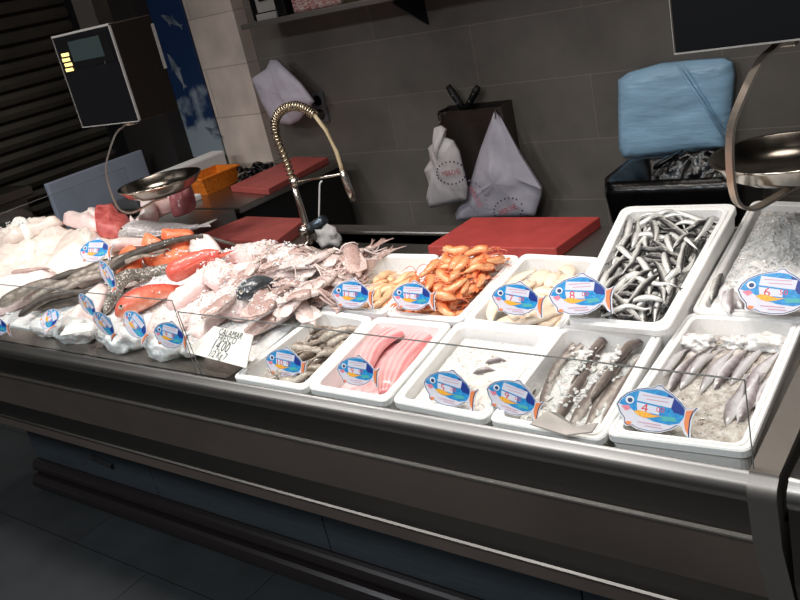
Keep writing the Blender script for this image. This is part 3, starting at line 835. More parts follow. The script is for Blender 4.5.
for wdt, mm, lab in ((.30, 'pk1', 'red and white printed packet next to the black machine on the shelf'), (.10, 'dark_wall', 'dark jar between the printed packets on the shelf'), (.17, 'pk2', 'red and yellow packet in the middle of the shelf'), (.17, 'pk3', 'cream packet with red print on the shelf'), (.14, 'pk2', 'rightmost red packet on the shelf in view')):
    if mm == 'dark_wall':
        o = MB().lathe([(.001, 0), (.045, 0), (.045, .12), (.03, .14), (.03, .16), (.001, .16)], (xx + .05, WY - .17, SZ + .025), 16).build('jar', mat('olive_glass', (70, 66, 48), .2))
        tag(o, lab, 'jar')
    else:
        o = MB().box((xx + .004, WY - .21, SZ + .025), (xx + wdt - .004, WY - .1, SZ + .2), .012).build('snack_packet', M[mm]); tag(o, lab, 'packet')
    xx += wdt

# knife rack with two knives
ka, kb = on_y(437, 112, WY - .09), on_y(501, 103, WY - .09)
kz = (ka.z + kb.z) / 2
kr = empty('knife_rack', ((ka.x + kb.x) / 2, WY, kz - .33)); tag(kr, 'dark steel knife rack box fixed to the tiled wall', 'rack')
kw = (kb.x - ka.x) / 2
MB().box((-kw, -.09, 0), (kw, -.084, .32)).box((-kw, -.006, 0), (kw, -.001, .33)).box((-kw, -.084, 0), (-kw + .006, -.006, .325)).box((kw - .006, -.084, 0), (kw, -.006, .325)).box((-kw, -.09, 0), (kw, -.001, .006)).build('box_body', M['steel_dark'], kr)
for dx in (-kw + .025, kw - .025): MB().tube([(dx, -.092, .315), (dx, -.11, .31), (dx, -.115, .28), (dx, -.125, .285)], .003, 6).build('hook', M['steel'], kr)
for (hx, hy, bx, by), lab in (((448, 86, 463, 108), 'black handled knife leaning left in the wall rack'), ((478, 87, 468, 106), 'black handled knife leaning right in the wall rack')):
    t, bt = on_y(hx, hy, WY - .05), on_y(bx, by, WY - .05); d = (t - bt).normalized()
    ko = empty('kitchen_knife', bt); tag(ko, lab, 'knife', None)
    hb = bt - d * .0; s2 = d.cross(Vector((0, 1, 0))).normalized()
    if bt.z - .2 < kz - .3: pass
    hmb = MB().tube([bt - d * .01, bt + d * .04, bt + d * .08, t], [.016, .015, .0175, .014], 10)
    part('handle', hmb, M['black_matt'], ko, True)
    pts = [bt - d * .008 + s2 * .02, bt - d * .2 + s2 * .004, bt - d * .22 - s2 * .012, bt - d * .008 - s2 * .012]
    part('blade', MB().poly(pts, .002, (0, 1, 0)), M['steel'], ko)
    for kk in (.03, .07): part('rivet', MB().lathe([(.0045, -.0165), (.0001, -.0178)], bt + d * kk, 8, 'y'), M['chrome'], ko)

# carrier bags: sheet built from a pixel outline on the plane in front of the wall
def hang_bag(name, outl, y, m, label, seed, depth=.05, cat='bag', curve=.0):
    W = [on_y(px, py, y) for px, py in outl]
    c = sum(W, Vector()) / len(W)
    n0 = len(W); L = []
    per = 5
    for i in range(n0):
        for k in range(per): L.append(W[i].lerp(W[(i + 1) % n0], k / per))
    N = len(L); vs = []; fs = []; R_ = 7
    for r in range(R_ + 1):
        s = 1 - r / R_ * .97
        for p in L:
            q = c + (p - c) * s
            k = noise.noise(Vector((q.x * 14 + seed, q.z * 7, seed))) + .5 * noise.noise(Vector((q.x * 36, q.z * 14, seed + 3)))
            q = q + Vector((0, -depth * (1 - s * s) * (1 + .5 * k) - .012 * k * (1 - s) ** .5, 0)); vs.append(q)
    for r in range(R_):
        for k in range(N): fs.append((r * N + k, (r + 1) * N + k, (r + 1) * N + (k + 1) % N, r * N + (k + 1) % N))
    fs.append(tuple(R_ * N + N - 1 - k for k in range(N)))
    b0 = len(vs)
    for p in L: vs.append(p + Vector((0, min(.015, WY - .004 - y), 0)))
    for k in range(N): fs.append((k, (k + 1) % N, b0 + (k + 1) % N, b0 + k))
    fs.append(tuple(b0 + k for k in range(N)))
    o = obj(name, vs, fs, m); tag(o, label, cat); return o
def print_text(s, px, py, y, size, m, par, rot=0, name='printed_word', sx=1.0):
    me = text_mesh(s); o = link(name, me, m, par)
    w = on_y(px, py, y)
    o.location = w - par.location; o.rotation_euler = (PI / 2, -rot, 0); o.scale = (size * sx, size, size)
    return o
def print_bag(o, px, py, y, sc, m1, m2, rot):
    print_text('MERCHE', px, py, y, .058 * sc, m1, o, rot, sx=.75)
    w = on_y(px, py, y) - o.location; mb = MB()
    for i in range(22):
        a = 2 * PI * i / 22
        if abs(math.sin(a)) < .3 and math.cos(a) > 0 and i % 2: continue
        u = Vector((math.cos(a) * .13 * sc, 0, math.sin(a) * .085 * sc))
        u = Vector((u.x * math.cos(rot) - u.z * math.sin(rot), 0, u.x * math.sin(rot) + u.z * math.cos(rot)))
        mb.lathe([(.008 * sc, 0), (.0001, -.0008)], w + u, 6, 'y')
    ob = mb.build('printed_dots', m2, None, origin=Vector((0, 0, 0))); ob.parent = o
bg = hang_bag('carrier_bag', [(434, 128), (440, 126), (445, 130), (444, 138), (452, 141), (458, 152), (466, 188), (465, 200), (450, 204), (430, 208), (426, 198), (429, 186), (424, 170), (430, 160), (428, 148), (436, 140)], WY - .175, M['bag'], 'crumpled white carrier bag with a red word hung left on the knife rack', 1.0, .04)
print_bag(bg, 451, 173, WY - .232, .6, M['ink_red'], M['ink_blue'], .1)
for k, (px, py) in enumerate(((455, 188), (458, 193))):
    w = on_y(px, py, WY - .228) - bg.location
    ob = MB().box((w.x - .04 + .02 * k, w.y, w.z - .004), (w.x + .035, w.y + .002, w.z + .003)).build('printed_line', M['ink'] if k == 0 else M['ink_red'], bg)
bg2 = hang_bag('carrier_bag', [(494, 112), (499, 118), (520, 155), (541, 188), (540, 197), (534, 216), (500, 217), (457, 221), (455, 214), (468, 190), (480, 150)], WY - .108, M['bag_lilac'], 'large white carrier bag bundle spread like a tent on the right rack hook', 5.0, .035)
print_bag(bg2, 475, 197, WY - .155, .62, M['t_pink'], mat('pale_grey_ink', (150, 150, 168), .6), -1.2)
print_bag(bg2, 508, 210, WY - .152, .6, M['ink_red'], M['ink_blue'], .35)
fl = [on_y(px, py, WY - .163) for px, py in ((500, 116), (513, 178), (541, 189), (520, 155))]
ob = MB().poly(fl, .002, (0, 1, 0)).build('folded_flap', M['bag_lilac'], bg2)
hb_ = hang_bag('carrier_bag', [(251, 79), (266, 69), (270, 60), (276, 60), (300, 84), (313, 102), (307, 110), (298, 121), (290, 125), (272, 122), (262, 104)], PY - .045, M['bag_lilac'], 'plain white bag hung on the corner of the beige pillar', 9.0, .03)
w = on_y(268, 63, PY - .05) - hb_.location
MB().tube([w + Vector((0, .0, -.03)), w + Vector((0, -.01, .0)), w + Vector((.0, .03, .012))], .003, 6).build('hook', M['white_plastic'], hb_)

# black lined bin with its lid up in a blue bag
BY = 3.02
bl, br_ = on_y(601, 188, BY - .16), on_y(738, 176, BY - .16)
bn = empty('waste_bin', ((bl.x + br_.x) / 2, BY, 0)); tag(bn, 'black bag lined bin with its lid raised against the wall', 'bin')
bw = (br_.x - bl.x) / 2; bt = (bl.z + br_.z) / 2
def tub(w0, d0, z0, w1, d1, z1, nc=4, rr=.06):
    out = []
    for w_, d_, z_ in ((w0, d0, z0), (w1, d1, z1)):
        ring = []
        for cx, cy, st in ((w_ - rr, d_ - rr, 0), (-w_ + rr, d_ - rr, 1), (-w_ + rr, -d_ + rr, 2), (w_ - rr, -d_ + rr, 3)):
            for k in range(nc + 1):
                a = (st + k / nc) * PI / 2; ring.append((cx + rr * math.cos(a), cy + rr * math.sin(a), z_))
        out.append(ring)
    n = len(out[0]); vs = out[0] + out[1]
    return vs, [(i, (i + 1) % n, n + (i + 1) % n, n + i) for i in range(n)], n
vs, fs, n = tub(bw * .8, .13, 0, bw * .97, .155, bt - .03); fs.append(tuple(range(n - 1, -1, -1)))
MB().add(vs, fs).build('container', M['black_matt'], bn, True)
# liner draped over the rim, sinking inside
mb = MB(); rings = []
for (ww, dd_, zz, amp) in ((bw * 1.0, .16, bt - .16, .012), (bw * 1.02, .168, bt - .04, .006), (bw * 1.0, .16, bt + .012, .006), (bw * .93, .14, bt - .0, .01), (bw * .8, .10, bt - .06, .02), (bw * .4, .05, bt - .12, .02)):
    v_, _, n = tub(ww, dd_, zz, ww, dd_, zz, 6, min(.06, dd_ * .9))
    ring = []
    for p in v_[:n]:
        k = noise.noise(Vector((p[0] * 14, p[1] * 14, zz * 3))); ring.append(Vector((p[0] + k * amp, p[1] + k * amp, p[2] + k * amp * 1.6)))
    rings.append(ring)
vs = [p for r_ in rings for p in r_]; fs = []
for r_ in range(len(rings) - 1):
    for k in range(n): fs.append((r_ * n + k, r_ * n + (k + 1) % n, (r_ + 1) * n + (k + 1) % n, (r_ + 1) * n + k))
fs.append(tuple((len(rings) - 1) * n + k for k in range(n)))
MB().add(vs, fs).build('black_liner', M['black_bag'], bn, True)
# bunched film standing up at the back of the liner
mb = MB(); N1, N2 = 26, 8; vs = []
for j in range(N2):
    for i in range(N1):
        u = i / (N1 - 1); k = noise.noise(Vector((u * 7, j * .7, 3))); k2 = noise.noise(Vector((u * 17, j * .5, 8)))
        vs.append((-bw * .55 + u * bw * 1.35, .02 + .08 * (j / (N2 - 1)) + .035 * k + .015 * k2, bt - .06 + (.105 + .02 * k) * math.sin(PI * .5 * j / (N2 - 1)) * (.55 + .45 * math.sin(PI * min(1, u * 1.15)))))
fs = [(j * N1 + i, j * N1 + i + 1, (j + 1) * N1 + i + 1, (j + 1) * N1 + i) for j in range(N2 - 1) for i in range(N1 - 1)]
MB().add(vs, fs).build('bunched_film', M['black_bag'], bn, True)
# lid (upright, wrapped in blue film)
LYp = WY - .06
lq = [(618, 80), (628, 73), (660, 64), (690, 61), (722, 59), (731, 63), (733, 75), (731, 100), (727, 148), (700, 150), (640, 158), (624, 158), (619, 150), (618, 110)]
W = [on_y(x, y, LYp) for x, y in lq]; c = sum(W, Vector()) / len(W); L = []
for i in range(len(W)):
    for k in range(4): L.append(W[i].lerp(W[(i + 1) % len(W)], k / 4))
N = len(L); vs = []; fs = []; R_ = 9
for r_ in range(R_ + 1):
    s = 1 - r_ / R_ * .97
    for p in L:
        q = c + (p - c) * s
        k = noise.noise(Vector((q.x * 3, q.z * 13, 2))) + .6 * noise.noise(Vector((q.x * 9 + q.z * 5, q.z * 22, 6)))
        vs.append(q + Vector((0, -.035 * (1 - s ** 8) - .010 * k * (1 - s ** 6), 0)))
for r_ in range(R_):
    for k in range(N): fs.append((r_ * N + k, (r_ + 1) * N + k, (r_ + 1) * N + (k + 1) % N, r_ * N + (k + 1) % N))
fs.append(tuple(R_ * N + N - 1 - k for k in range(N)))
b0 = len(vs)
for p in L: vs.append(p + Vector((0, .03, 0)))
for k in range(N): fs.append((k, (k + 1) % N, b0 + (k + 1) % N, b0 + k))
fs.append(tuple(b0 + k for k in range(N)))
lid = obj('raised_lid', [Vector(v) - bn.location for v in vs], fs, M['blue_bag'], bn); lid['label'] = 'raised lid wrapped in blue plastic film'
f0, f1 = on_y(677, 65, LYp - .043) - bn.location, on_y(724, 137, LYp - .043) - bn.location
MB().tube([f0, f0.lerp(f1, .5) + Vector((.006, -.004, 0)), f1], .004, 6).tube([f0 + Vector((.02, 0, 0)), f1 + Vector((.0, 0, .03))], .003, 6).build('film_crease', M['blue_bag'], lid, True).location = (0, 0, 0)

# ------------------------------------------------------------------ hanging scales
def make_scale(label):
    o = empty('hanging_scale', (0, 0, 0)); tag(o, label, 'scale', None)
    MB().box((-.17, -.068, 0), (.17, .10, .32), .004).build('housing', mat('scale_housing', (46, 40, 36), .3, .6), o)
    MB().box((-.166, -.072, .004), (.166, -.068, .316)).build('front_plate', mat('scale_front', (9, 10, 14), .3), o)
    mb = MB()
    for a_, b_ in (((-.171, -.0735, 0), (.171, -.066, .003)), ((-.171, -.0735, .315), (.171, -.066, .322)), ((.166, -.0735, 0), (.171, -.066, .32))): mb.box(a_, b_)
    for a_, b_ in (((-.171, -.0730, 0), (-.1698, -.066, .32)), ((.166, .09, .14), (.172, .102, .29))): mb.box(a_, b_)
    mb.build('edge_strip', mat('silver_edge', (165, 163, 160), .4, .3), o)
    sc = MB().box((-.085, -.0745, .225), (.1, -.072, .293), .002).build('display_screen', mat('lcd_glass', (44, 54, 55), .2), o)
    MB().box((-.155, -.0742, .205), (.15, -.0722, .305), .002).build('display_bezel', M['black'], o)
    em = mat('display_light', (250, 226, 150), .5)
    em.node_tree.nodes['Principled BSDF'].inputs['Emission Color'].default_value = lin((255, 224, 130)); em.node_tree.nodes['Principled BSDF'].inputs['Emission Strength'].default_value = .9
    mb = MB()
    for k in range(4): mb.box((-.148 + .004 * (k % 2), -.0752, .198 + k * .017), (-.098 - .004 * ((k + 1) % 2), -.0742, .209 + k * .017))
    mb.build('indicator_light', em, o)
    MB().box((.088, -.0755, .2), (.094, -.0742, .21)).build('button', M['chrome'], o)
    MB().box((-.05, -.03, .32), (.06, .03, 1.46)).build('ceiling_post', M['steel_dark'], o)
    e = Vector((-.6, -.8, 0))
    P = [(0, .0), (.03, -.018), (.062, -.036), (.10, -.085), (.130, -.135), (.140, -.175), (.143, -.22), (.142, -.265), (.132, -.300), (.10, -.320), (.05, -.312), (0, -.301), (-.04, -.2995)]
    S = spline([e * a + Vector((0, 0, z)) for a, z in P], 44)
    vs, fs, _ = sweep(S, [(.013, .004)] * 44, 8)
    # flat bar: wide across the bending plane
    n_ = e.cross(Vector((0, 0, 1))).normalized(); vs = []
    for i, p in enumerate(S):
        t = (S[min(i + 1, 43)] - S[max(i - 1, 0)]).normalized(); bb = n_.cross(t).normalized()
        for a_, c_ in ((-1, -1), (1, -1), (1, 1), (-1, 1)): vs.append(p + n_ * .0105 * a_ + bb * .003 * c_)
    fs = [(i * 4 + k, i * 4 + (k + 1) % 4, i * 4 + 4 + (k + 1) % 4, i * 4 + 4 + k) for i in range(43) for k in range(4)] + [(3, 2, 1, 0), (172, 173, 174, 175)]
    MB().add(vs, fs).box((-.02, -.014, -.02), (.02, .014, 0), .003).build('hanger_arm', mat('satin_arm_steel', (190, 178, 166), .33, .9), o).location = (.02, 0, 0)
    pr = [(.0001, -.262), (.06, -.262), (.10, -.255), (.13, -.238), (.148, -.214), (.154, -.212), (.156, -.215), (.150, -.220), (.132, -.244), (.10, -.261), (.06, -.268), (.0001, -.268)]
    MB().lathe(pr[::-1], (-.004, .055, -.028), 48).build('pan', M['steel_pan'], o, True)
    return o
scR = make_scale('hanging scale on the right, its round pan over the crushed ice box')
scR.location = (-.492, 1.80, 1.436)
scL = scR.copy(); COL.objects.link(scL)
for ch in list(scR.children):
    d = ch.copy(); COL.objects.link(d); d.parent = scL
scL['label'] = 'hanging scale on the left before the shutter, its pan over pale fish'
scL.location = (-2.69, 1.865, 1.414)

# ------------------------------------------------------------------ lamps
def lamp(x, y, z, size, power, col, spread, rot=(0, 0, 0), sy=None):
    l = bpy.data.lights.new('ceiling_lamp', 'AREA'); l.energy = power; l.color = col; l.spread = math.radians(spread)
    if sy: l.shape = 'RECTANGLE'; l.size = size; l.size_y = sy
    else: l.shape = 'DISK'; l.size = size
    o = bpy.data.objects.new('ceiling_lamp', l); COL.objects.link(o); o.location = (x, y, z); o.rotation_euler = rot
    return o
for i, x in enumerate((-3.6, -2.9, -2.2, -1.5, -.8, -.1)):
    lamp(x, 1.25, 2.72, .32, 5.4, (1, .93, .86), 105, (math.radians(8), 0, 0))
for x in (-3.2, -1.9, -.6):
    lamp(x, 2.45, 2.86, .5, 3.0 if x < -3 else 1.7, (1, .90, .82), 160)
for x in (-3.6, -2.0, -.4):
    lamp(x, -.7, 2.86, .7, 36, (.92, .96, 1), 170)
wd = bpy.data.worlds.new('world'); SC.world = wd; wd.use_nodes = True
wd.node_tree.nodes['Background'].inputs['Color'].default_value = (.9, .95, 1, 1)
wd.node_tree.nodes['Background'].inputs['Strength'].default_value = .10
SC.view_settings.view_transform = 'Standard'; SC.view_settings.look = 'None'
SC.view_settings.gamma = 1; SC.view_settings.exposure = 0.0; SC.view_settings.use_curve_mapping = False

# ------------------------------------------------------------------ polystyrene boxes
class Box: pass
def fish_box(px, label, z0=.876, s=.13, depth=.082, wall=.016, floor=.06, rnd=.022):
    B = Box()
    C4 = [on_slope(x, y, z0, s) for x, y in px]      # FL FR BR BL on the rim plane
    nrm = Vector((0, -s, 1)).normalized()
    ctr = sum(C4, Vector()) / 4
    def ring(inset, dz, scale=1.0, r=rnd, nc=5):
        # inset the quad by a distance, then round its corners
        P = [ctr + (p - ctr) * scale for p in C4]; n = 4; Q = []
        for i in range(4):
            a, b, c = P[i - 1], P[i], P[(i + 1) % 4]
            d1 = (a - b).normalized(); d2 = (c - b).normalized()
            sn = d1.cross(d2).length
            Q.append(b + (d1 + d2) * (inset / max(.2, sn)))
        out = []
        for i in range(4):
            a, b, c = Q[i - 1], Q[i], Q[(i + 1) % 4]
            d1 = (a - b).normalized() * r; d2 = (c - b).normalized() * r
            for k in range(nc + 1):
                t = k / nc; p = (b + d1) * (1 - t) ** 2 + b * 2 * t * (1 - t) + (b + d2) * t * t
                out.append(p + nrm * dz)
        return out
    R_ = [ring(.004, -depth, .95), ring(.004, -.018, 1), ring(.0005, -.016), ring(.0005, -.003), ring(.0025, 0), ring(wall * .52, 0), ring(wall * .56, -.003), ring(wall * .66, -.003), ring(wall * .7, 0), ring(wall * 1.0 + .002, 0, 1, rnd * .9), ring(wall * 1.15 + .002, -.002, 1, rnd * .85), ring(wall * 1.3, -floor, .955, rnd * .8)]
    n = len(R_[0]); vs = [p for r in R_ for p in r]; fs = []
    for a in range(len(R_) - 1):
        for k in range(n): fs.append((a * n + k, a * n + (k + 1) % n, (a + 1) * n + (k + 1) % n, (a + 1) * n + k))
    fs.append(tuple(range(n - 1, -1, -1))); fs.append(tuple((len(R_) - 1) * n + k for k in range(n)))
    o = obj('fish_box', vs, fs, M['poly'], None, False)
    for p in o.data.polygons: p.use_smooth = False
    tag(o, label, 'fish box', 'white polystyrene fish boxes')
    B.o = o; B.C = C4
    inn = ring(wall * 1.35, 0, .965, rnd * .8); B.poly = [(ctr.x + (p.x - ctr.x) * 1.04, ctr.y + (p.y - ctr.y) * 1.04) for p in inn]
    B.corn = [inn[2], inn[8], inn[14], inn[20]]
    B.rim = lambda x, y: z0 + s * (y - 1.2)
    B.flo = lambda x, y: z0 + s * (y - 1.2) - floor + .001
    xs = [p.x for p in inn]; ys = [p.y for p in inn]
    B.bb = (min(xs) - .01, max(xs) + .01, min(ys) - .01, max(ys) + .01)
    B.pile = Pile(*B.bb, B.flo, .006)
    B.uv = lambda u, v: (B.corn[0] * (1 - u) + B.corn[1] * u) * (1 - v) + (B.corn[3] * (1 - u) + B.corn[2] * u) * v
    B.z0, B.s = z0, s
    return B
b1 = fish_box([(231, 377), (304, 390), (374, 317), (322, 308)], 'white polystyrene box of raw grey prawns, leftmost of the front row')
b2 = fish_box([(306, 388), (386, 402), (453, 323), (376, 316)], 'white polystyrene box holding long pink fillets')
b3 = fish_box([(390, 401), (485, 420), (556, 330), (457, 321)], 'white polystyrene box of plain white ice between pink fillets and long fish')
b4 = fish_box([(487, 420), (602, 441), (666, 328), (560, 324)], 'white polystyrene box of long dark fish under ice flakes')
b5 = fish_box([(604, 434), (750, 452), (806, 318), (688, 312)], 'white polystyrene box of brownish ice at the right end of the front row', z0=.884, s=.075, floor=.05)
b6 = fish_box([(318, 307), (383, 314), (441, 254), (381, 253)], 'white polystyrene box of peach coloured pieces, leftmost of the back row')
b7 = fish_box([(384, 314), (460, 322), (521, 255), (443, 253)], 'white polystyrene box heaped with orange cooked prawns')
b8 = fish_box([(461, 322), (562, 333), (602, 257), (523, 253)], 'white polystyrene box of cream squid pieces beside the orange prawns')
b9 = fish_box([(565, 322), (668, 331), (739, 203), (622, 206)], 'white polystyrene box full of small silver anchovies', z0=.868, s=.225, wall=.02, floor=.055, rnd=.03)
b10 = fish_box([(690, 312), (806, 318), (880, 204), (752, 200)], 'white polystyrene box under the right scale pan, covered by crushed ice', z0=.845, s=.185, floor=.055)

def ice_bed(name, corners, base, amp, m, label, nu=40, nv=40, seed=0, edge=.03, chunks=0, csize=.006, group=None, dome=0.0, freq=22, kindlabel=True):
    """crushed ice: a rough heap surface with loose grains lying in it"""
    rnd = random.Random(seed); vs = []; fs = []
    f = lambda u, v: (corners[0] * (1 - u) + corners[1] * u) * (1 - v) + (corners[3] * (1 - u) + corners[2] * u) * v
    def hgt(x, y, u, v):
        k = noise.noise(Vector((x * freq + seed, y * freq, seed))) + .55 * noise.noise(Vector((x * freq * 2.7, y * freq * 2.7, seed + 4))) + .35 * noise.noise(Vector((x * freq * 7, y * freq * 7, seed + 9)))
        e = min(u, 1 - u, v, 1 - v); e = min(1, e / max(edge, 1e-4))
        return base(x, y) + (amp * k + dome * math.sin(PI * u) * math.sin(PI * v)) * (.3 + .7 * e) - (1 - e) * .006
    for j in range(nv + 1):
        for i in range(nu + 1):
            u, v = i / nu, j / nv; p = f(u, v); vs.append(Vector((p.x, p.y, hgt(p.x, p.y, u, v))))
    for j in range(nv):
        for i in range(nu):
            a = j * (nu + 1) + i; fs.append((a, a + 1, a + nu + 2, a + nu + 1))
    b = len(vs); ringi = [i for i in range(nu + 1)] + [j * (nu + 1) + nu for j in range(1, nv + 1)] + [nv * (nu + 1) + i for i in range(nu - 1, -1, -1)] + [j * (nu + 1) for j in range(nv - 1, 0, -1)]
    for i in ringi: vs.append(vs[i] - Vector((0, 0, .02)))
    n = len(ringi)
    for k in range(n): fs.append((ringi[(k + 1) % n], ringi[k], b + k, b + (k + 1) % n))
    fs.append(tuple(b + n - 1 - k for k in range(n)))
    for c in range(chunks):
        u, v = rnd.uniform(.03, .97), rnd.uniform(.03, .97); p = f(u, v); z = hgt(p.x, p.y, u, v)
        q = len(vs); sz = csize * rnd.uniform(.5, 1.5)
        R3 = Matrix.Rotation(rnd.uniform(0, 6), 3, 'Z') @ Matrix.Rotation(rnd.uniform(-.8, .8), 3, 'X')
        for dx, dy, dz in ((-1, -1, -.5), (1, -.8, -.4), (.9, 1, -.5), (-1, .9, -.4), (-.7, -.6, .5), (.8, -.7, .4), (.6, .8, .5), (-.8, .6, .45)):
            vs.append(Vector((p.x, p.y, z + sz * .2)) + R3 @ Vector((dx * sz * rnd.uniform(.7, 1.2), dy * sz * .75, dz * sz)))
        fs += [(q, q + 3, q + 2, q + 1), (q + 4, q + 5, q + 6, q + 7), (q, q + 1, q + 5, q + 4), (q + 1, q + 2, q + 6, q + 5), (q + 2, q + 3, q + 7, q + 6), (q + 3, q, q + 4, q + 7)]
    o = obj(name, vs, fs, m, None, False)
    for p in o.data.polygons[:nu * nv]: p.use_smooth = True
    return tag(o, label, 'ice', group, 'stuff')

def box_ice(B, lvl, amp, m, label, **kw):
    return ice_bed('crushed_ice', B.corn, lambda x, y: B.rim(x, y) + lvl, amp, m, label, **kw)

def fillpile(B, lvl):
    for i in range(B.pile.nx):
        for j in range(B.pile.ny):
            x, y = B.bb[0] + i * .006, B.bb[2] + j * .006
            B.pile.h[i][j] = max(B.pile.h[i][j], B.rim(x, y) + lvl)

def inside(B, pts, margin=0.0):
    return all(poly_in(B.poly, p[0], p[1]) for p in pts)

def scatter(B, n, L, make, spread=(.02, .98, .02, .98), yaw=None, curve=0.0, npt=7, rw=None, rh=None, bend=.3, seed=1, sink=.1, k=.75, clampz=None):
    rnd = random.Random(seed); done = 0; tries = 0
    while done < n and tries < n * 30:
        tries += 1
        c = B.uv(rnd.uniform(spread[0], spread[1]), rnd.uniform(spread[2], spread[3]))
        a = rnd.uniform(0, 2 * PI) if yaw is None else rnd.gauss(yaw[0], yaw[1])
        l = L * rnd.uniform(.85, 1.12); cv = curve * rnd.uniform(.4, 1.2) * rnd.choice((-1, 1))
        pts = []
        x, y, h = 0, 0, a - cv / 2
        for i in range(npt): pts.append((x, y)); x += math.cos(h) * l / (npt - 1); y += math.sin(h) * l / (npt - 1); h += cv / (npt - 1)
        mx_, my_ = sum(p[0] for p in pts) / npt, sum(p[1] for p in pts) / npt
        pts = [(p[0] - mx_ + c.x, p[1] - my_ + c.y) for p in pts]
        if not inside(B, pts): continue
        RW = [w * l / L for w in rw]; RH = [w * l / L for w in rh]
        zz = B.pile.lay(pts, RW, RH, bend, sink)
        if clampz is not None and max(z - B.rim(p[0], p[1]) for p, z in zip(pts, zz)) > clampz: continue
        B.pile.fill(pts, RW, RH, zz, k)
        make([Vector((p[0], p[1], z)) for p, z in zip(pts, zz)], RW, RH, cv, rnd); done += 1
    return done

# --- anchovies
def small_fish(m, name, label, cat, group):
    def mk(W, RW, RH, cv, rnd):
        W2 = spline(W, 9); n = 9
        prof = [(0, .2), (.1, .7), (.3, 1), (.6, .85), (.85, .42), (1, .18)]
        d = max(RW); t_ = max(RH)
        rad = [(d * ramp(i / 8, prof), t_ * ramp(i / 8, prof)) for i in range(n)]
        vs, fs, dd = sweep(W2, rad, 8); fl = rnd.choice((-1, 1))
        dors = [.5 + .5 * fl * a for a, b in dd]
        t = (W2[-1] - W2[-2]).normalized(); s = t.cross(Vector((0, 0, 1))).normalized(); e = W2[-1]; b = len(vs)
        vs += [e + Vector((0, 0, .001)), e + t * d * 1.6 + s * d * .9, e + t * d * .9, e + t * d * 1.6 - s * d * .9, e - Vector((0, 0, .001))]
        fs += [(b, b + 1, b + 2, b + 3), (b + 3, b + 2, b + 1, b + 4)]; dors += [.7] * 5
        tag(obj(name, vs, fs, m, None, True, {'dors': dors}), label, cat, group)
    return mk
fillpile(b9, -.035)
W9 = [.3, .75, 1, 1, .8, .5, .25]
scatter(b9, 170, .118, small_fish(M['anchovy'], 'anchovy', 'small silver anchovy in the heap filling the box by the black bin', 'fish', 'anchovies in the polystyrene box'), yaw=None, curve=.5, rw=[.0105 * w for w in W9], rh=[.0075 * w for w in W9], bend=.4, seed=5, sink=.12, clampz=.012)

# --- prawns
def prawn(m, name, label, group, ant):
    def mk(W, RW, RH, cv, rnd):
        n = 13; W2 = spline(W, n); d = max(RW); t_ = max(RH)
        rad = []
        for i in range(n):
            u = i / (n - 1); w = ramp(u, [(0, .2), (.08, .55), (.25, 1), (.4, .95), (.75, .7), (1, .35)]) * (1 + (.09 if i % 2 else -.05) * (u > .35))
            rad.append((d * w, t_ * w))
        vs, fs, dd = sweep(W2, rad, 8); fl = -1 if cv > 0 else 1
        dors = [.5 + .5 * fl * a for a, b in dd]
        o = obj(name, vs, fs, m, None, True, {'dors': dors}); tag(o, label, 'prawn', group)
        t = (W2[-1] - W2[-2]).normalized(); s = t.cross(Vector((0, 0, 1))).normalized(); e = W2[-1]
        mb = MB()
        for q in (-.75, 0, .75): mb.poly([e, e + t * d * .9 + s * d * (q - .28), e + t * d * 1.6 + s * d * q, e + t * d * .9 + s * d * (q + .28)], .0015)
        mb.build('tail_fan', m, o)
        h = W2[0]; t0 = (W2[0] - W2[1]).normalized(); s0 = t0.cross(Vector((0, 0, 1))).normalized()
        mb = MB()
        for q in (-1, 1): mb.tube(spline([h, h + t0 * .02 + s0 * q * .004 + Vector((0, 0, .004)), h + t0 * .035 + s0 * q * .02 + Vector((0, 0, .003)), h + s0 * q * .04 + t0 * .02], 7), [.0011] * 6 + [.0005], 4)
        mb.build('antennae', ant, o)
        mb = MB()
        for q in range(4):
            c = W2[4 + q]; tt = (W2[5 + q] - W2[3 + q]).normalized(); ss = tt.cross(Vector((0, 0, 1))).normalized() * -fl
            mb.tube([c + ss * d * .7, c + ss * d * 1.5 - tt * d * .3, c + ss * d * 1.7 - tt * d * .9], [.0014, .0012, .0006], 4)
        mb.build('legs', m, o)
    return mk
P_ = [.35, .85, 1, .95, .85, .7, .45]
M['ant_o'] = mat('orange_feeler', (214, 110, 70), .4); M['ant_g'] = mat('pale_feeler', (196, 176, 160), .4)
fillpile(b7, -.028)
scatter(b7, 52, .092, prawn(M['prawn_o'], 'cooked_prawn', 'orange cooked prawn in the heaped box before the red board', 'orange cooked prawns', M['ant_o']), curve=1.9, rw=[.0150 * w for w in P_], rh=[.0125 * w for w in P_], bend=.35, seed=3, sink=.12, k=.8, clampz=.045)
fillpile(b1, -.048)
scatter(b1, 34, .10, prawn(M['prawn_g'], 'raw_prawn', 'raw grey-brown prawn lying in the leftmost front box', 'raw grey prawns', M['ant_g']), spread=(.34, .97, .05, .9), curve=1.5, rw=[.0145 * w for w in P_], rh=[.0115 * w for w in P_], bend=.35, seed=8, sink=.15, k=.75, clampz=.0, yaw=(.9, .7))

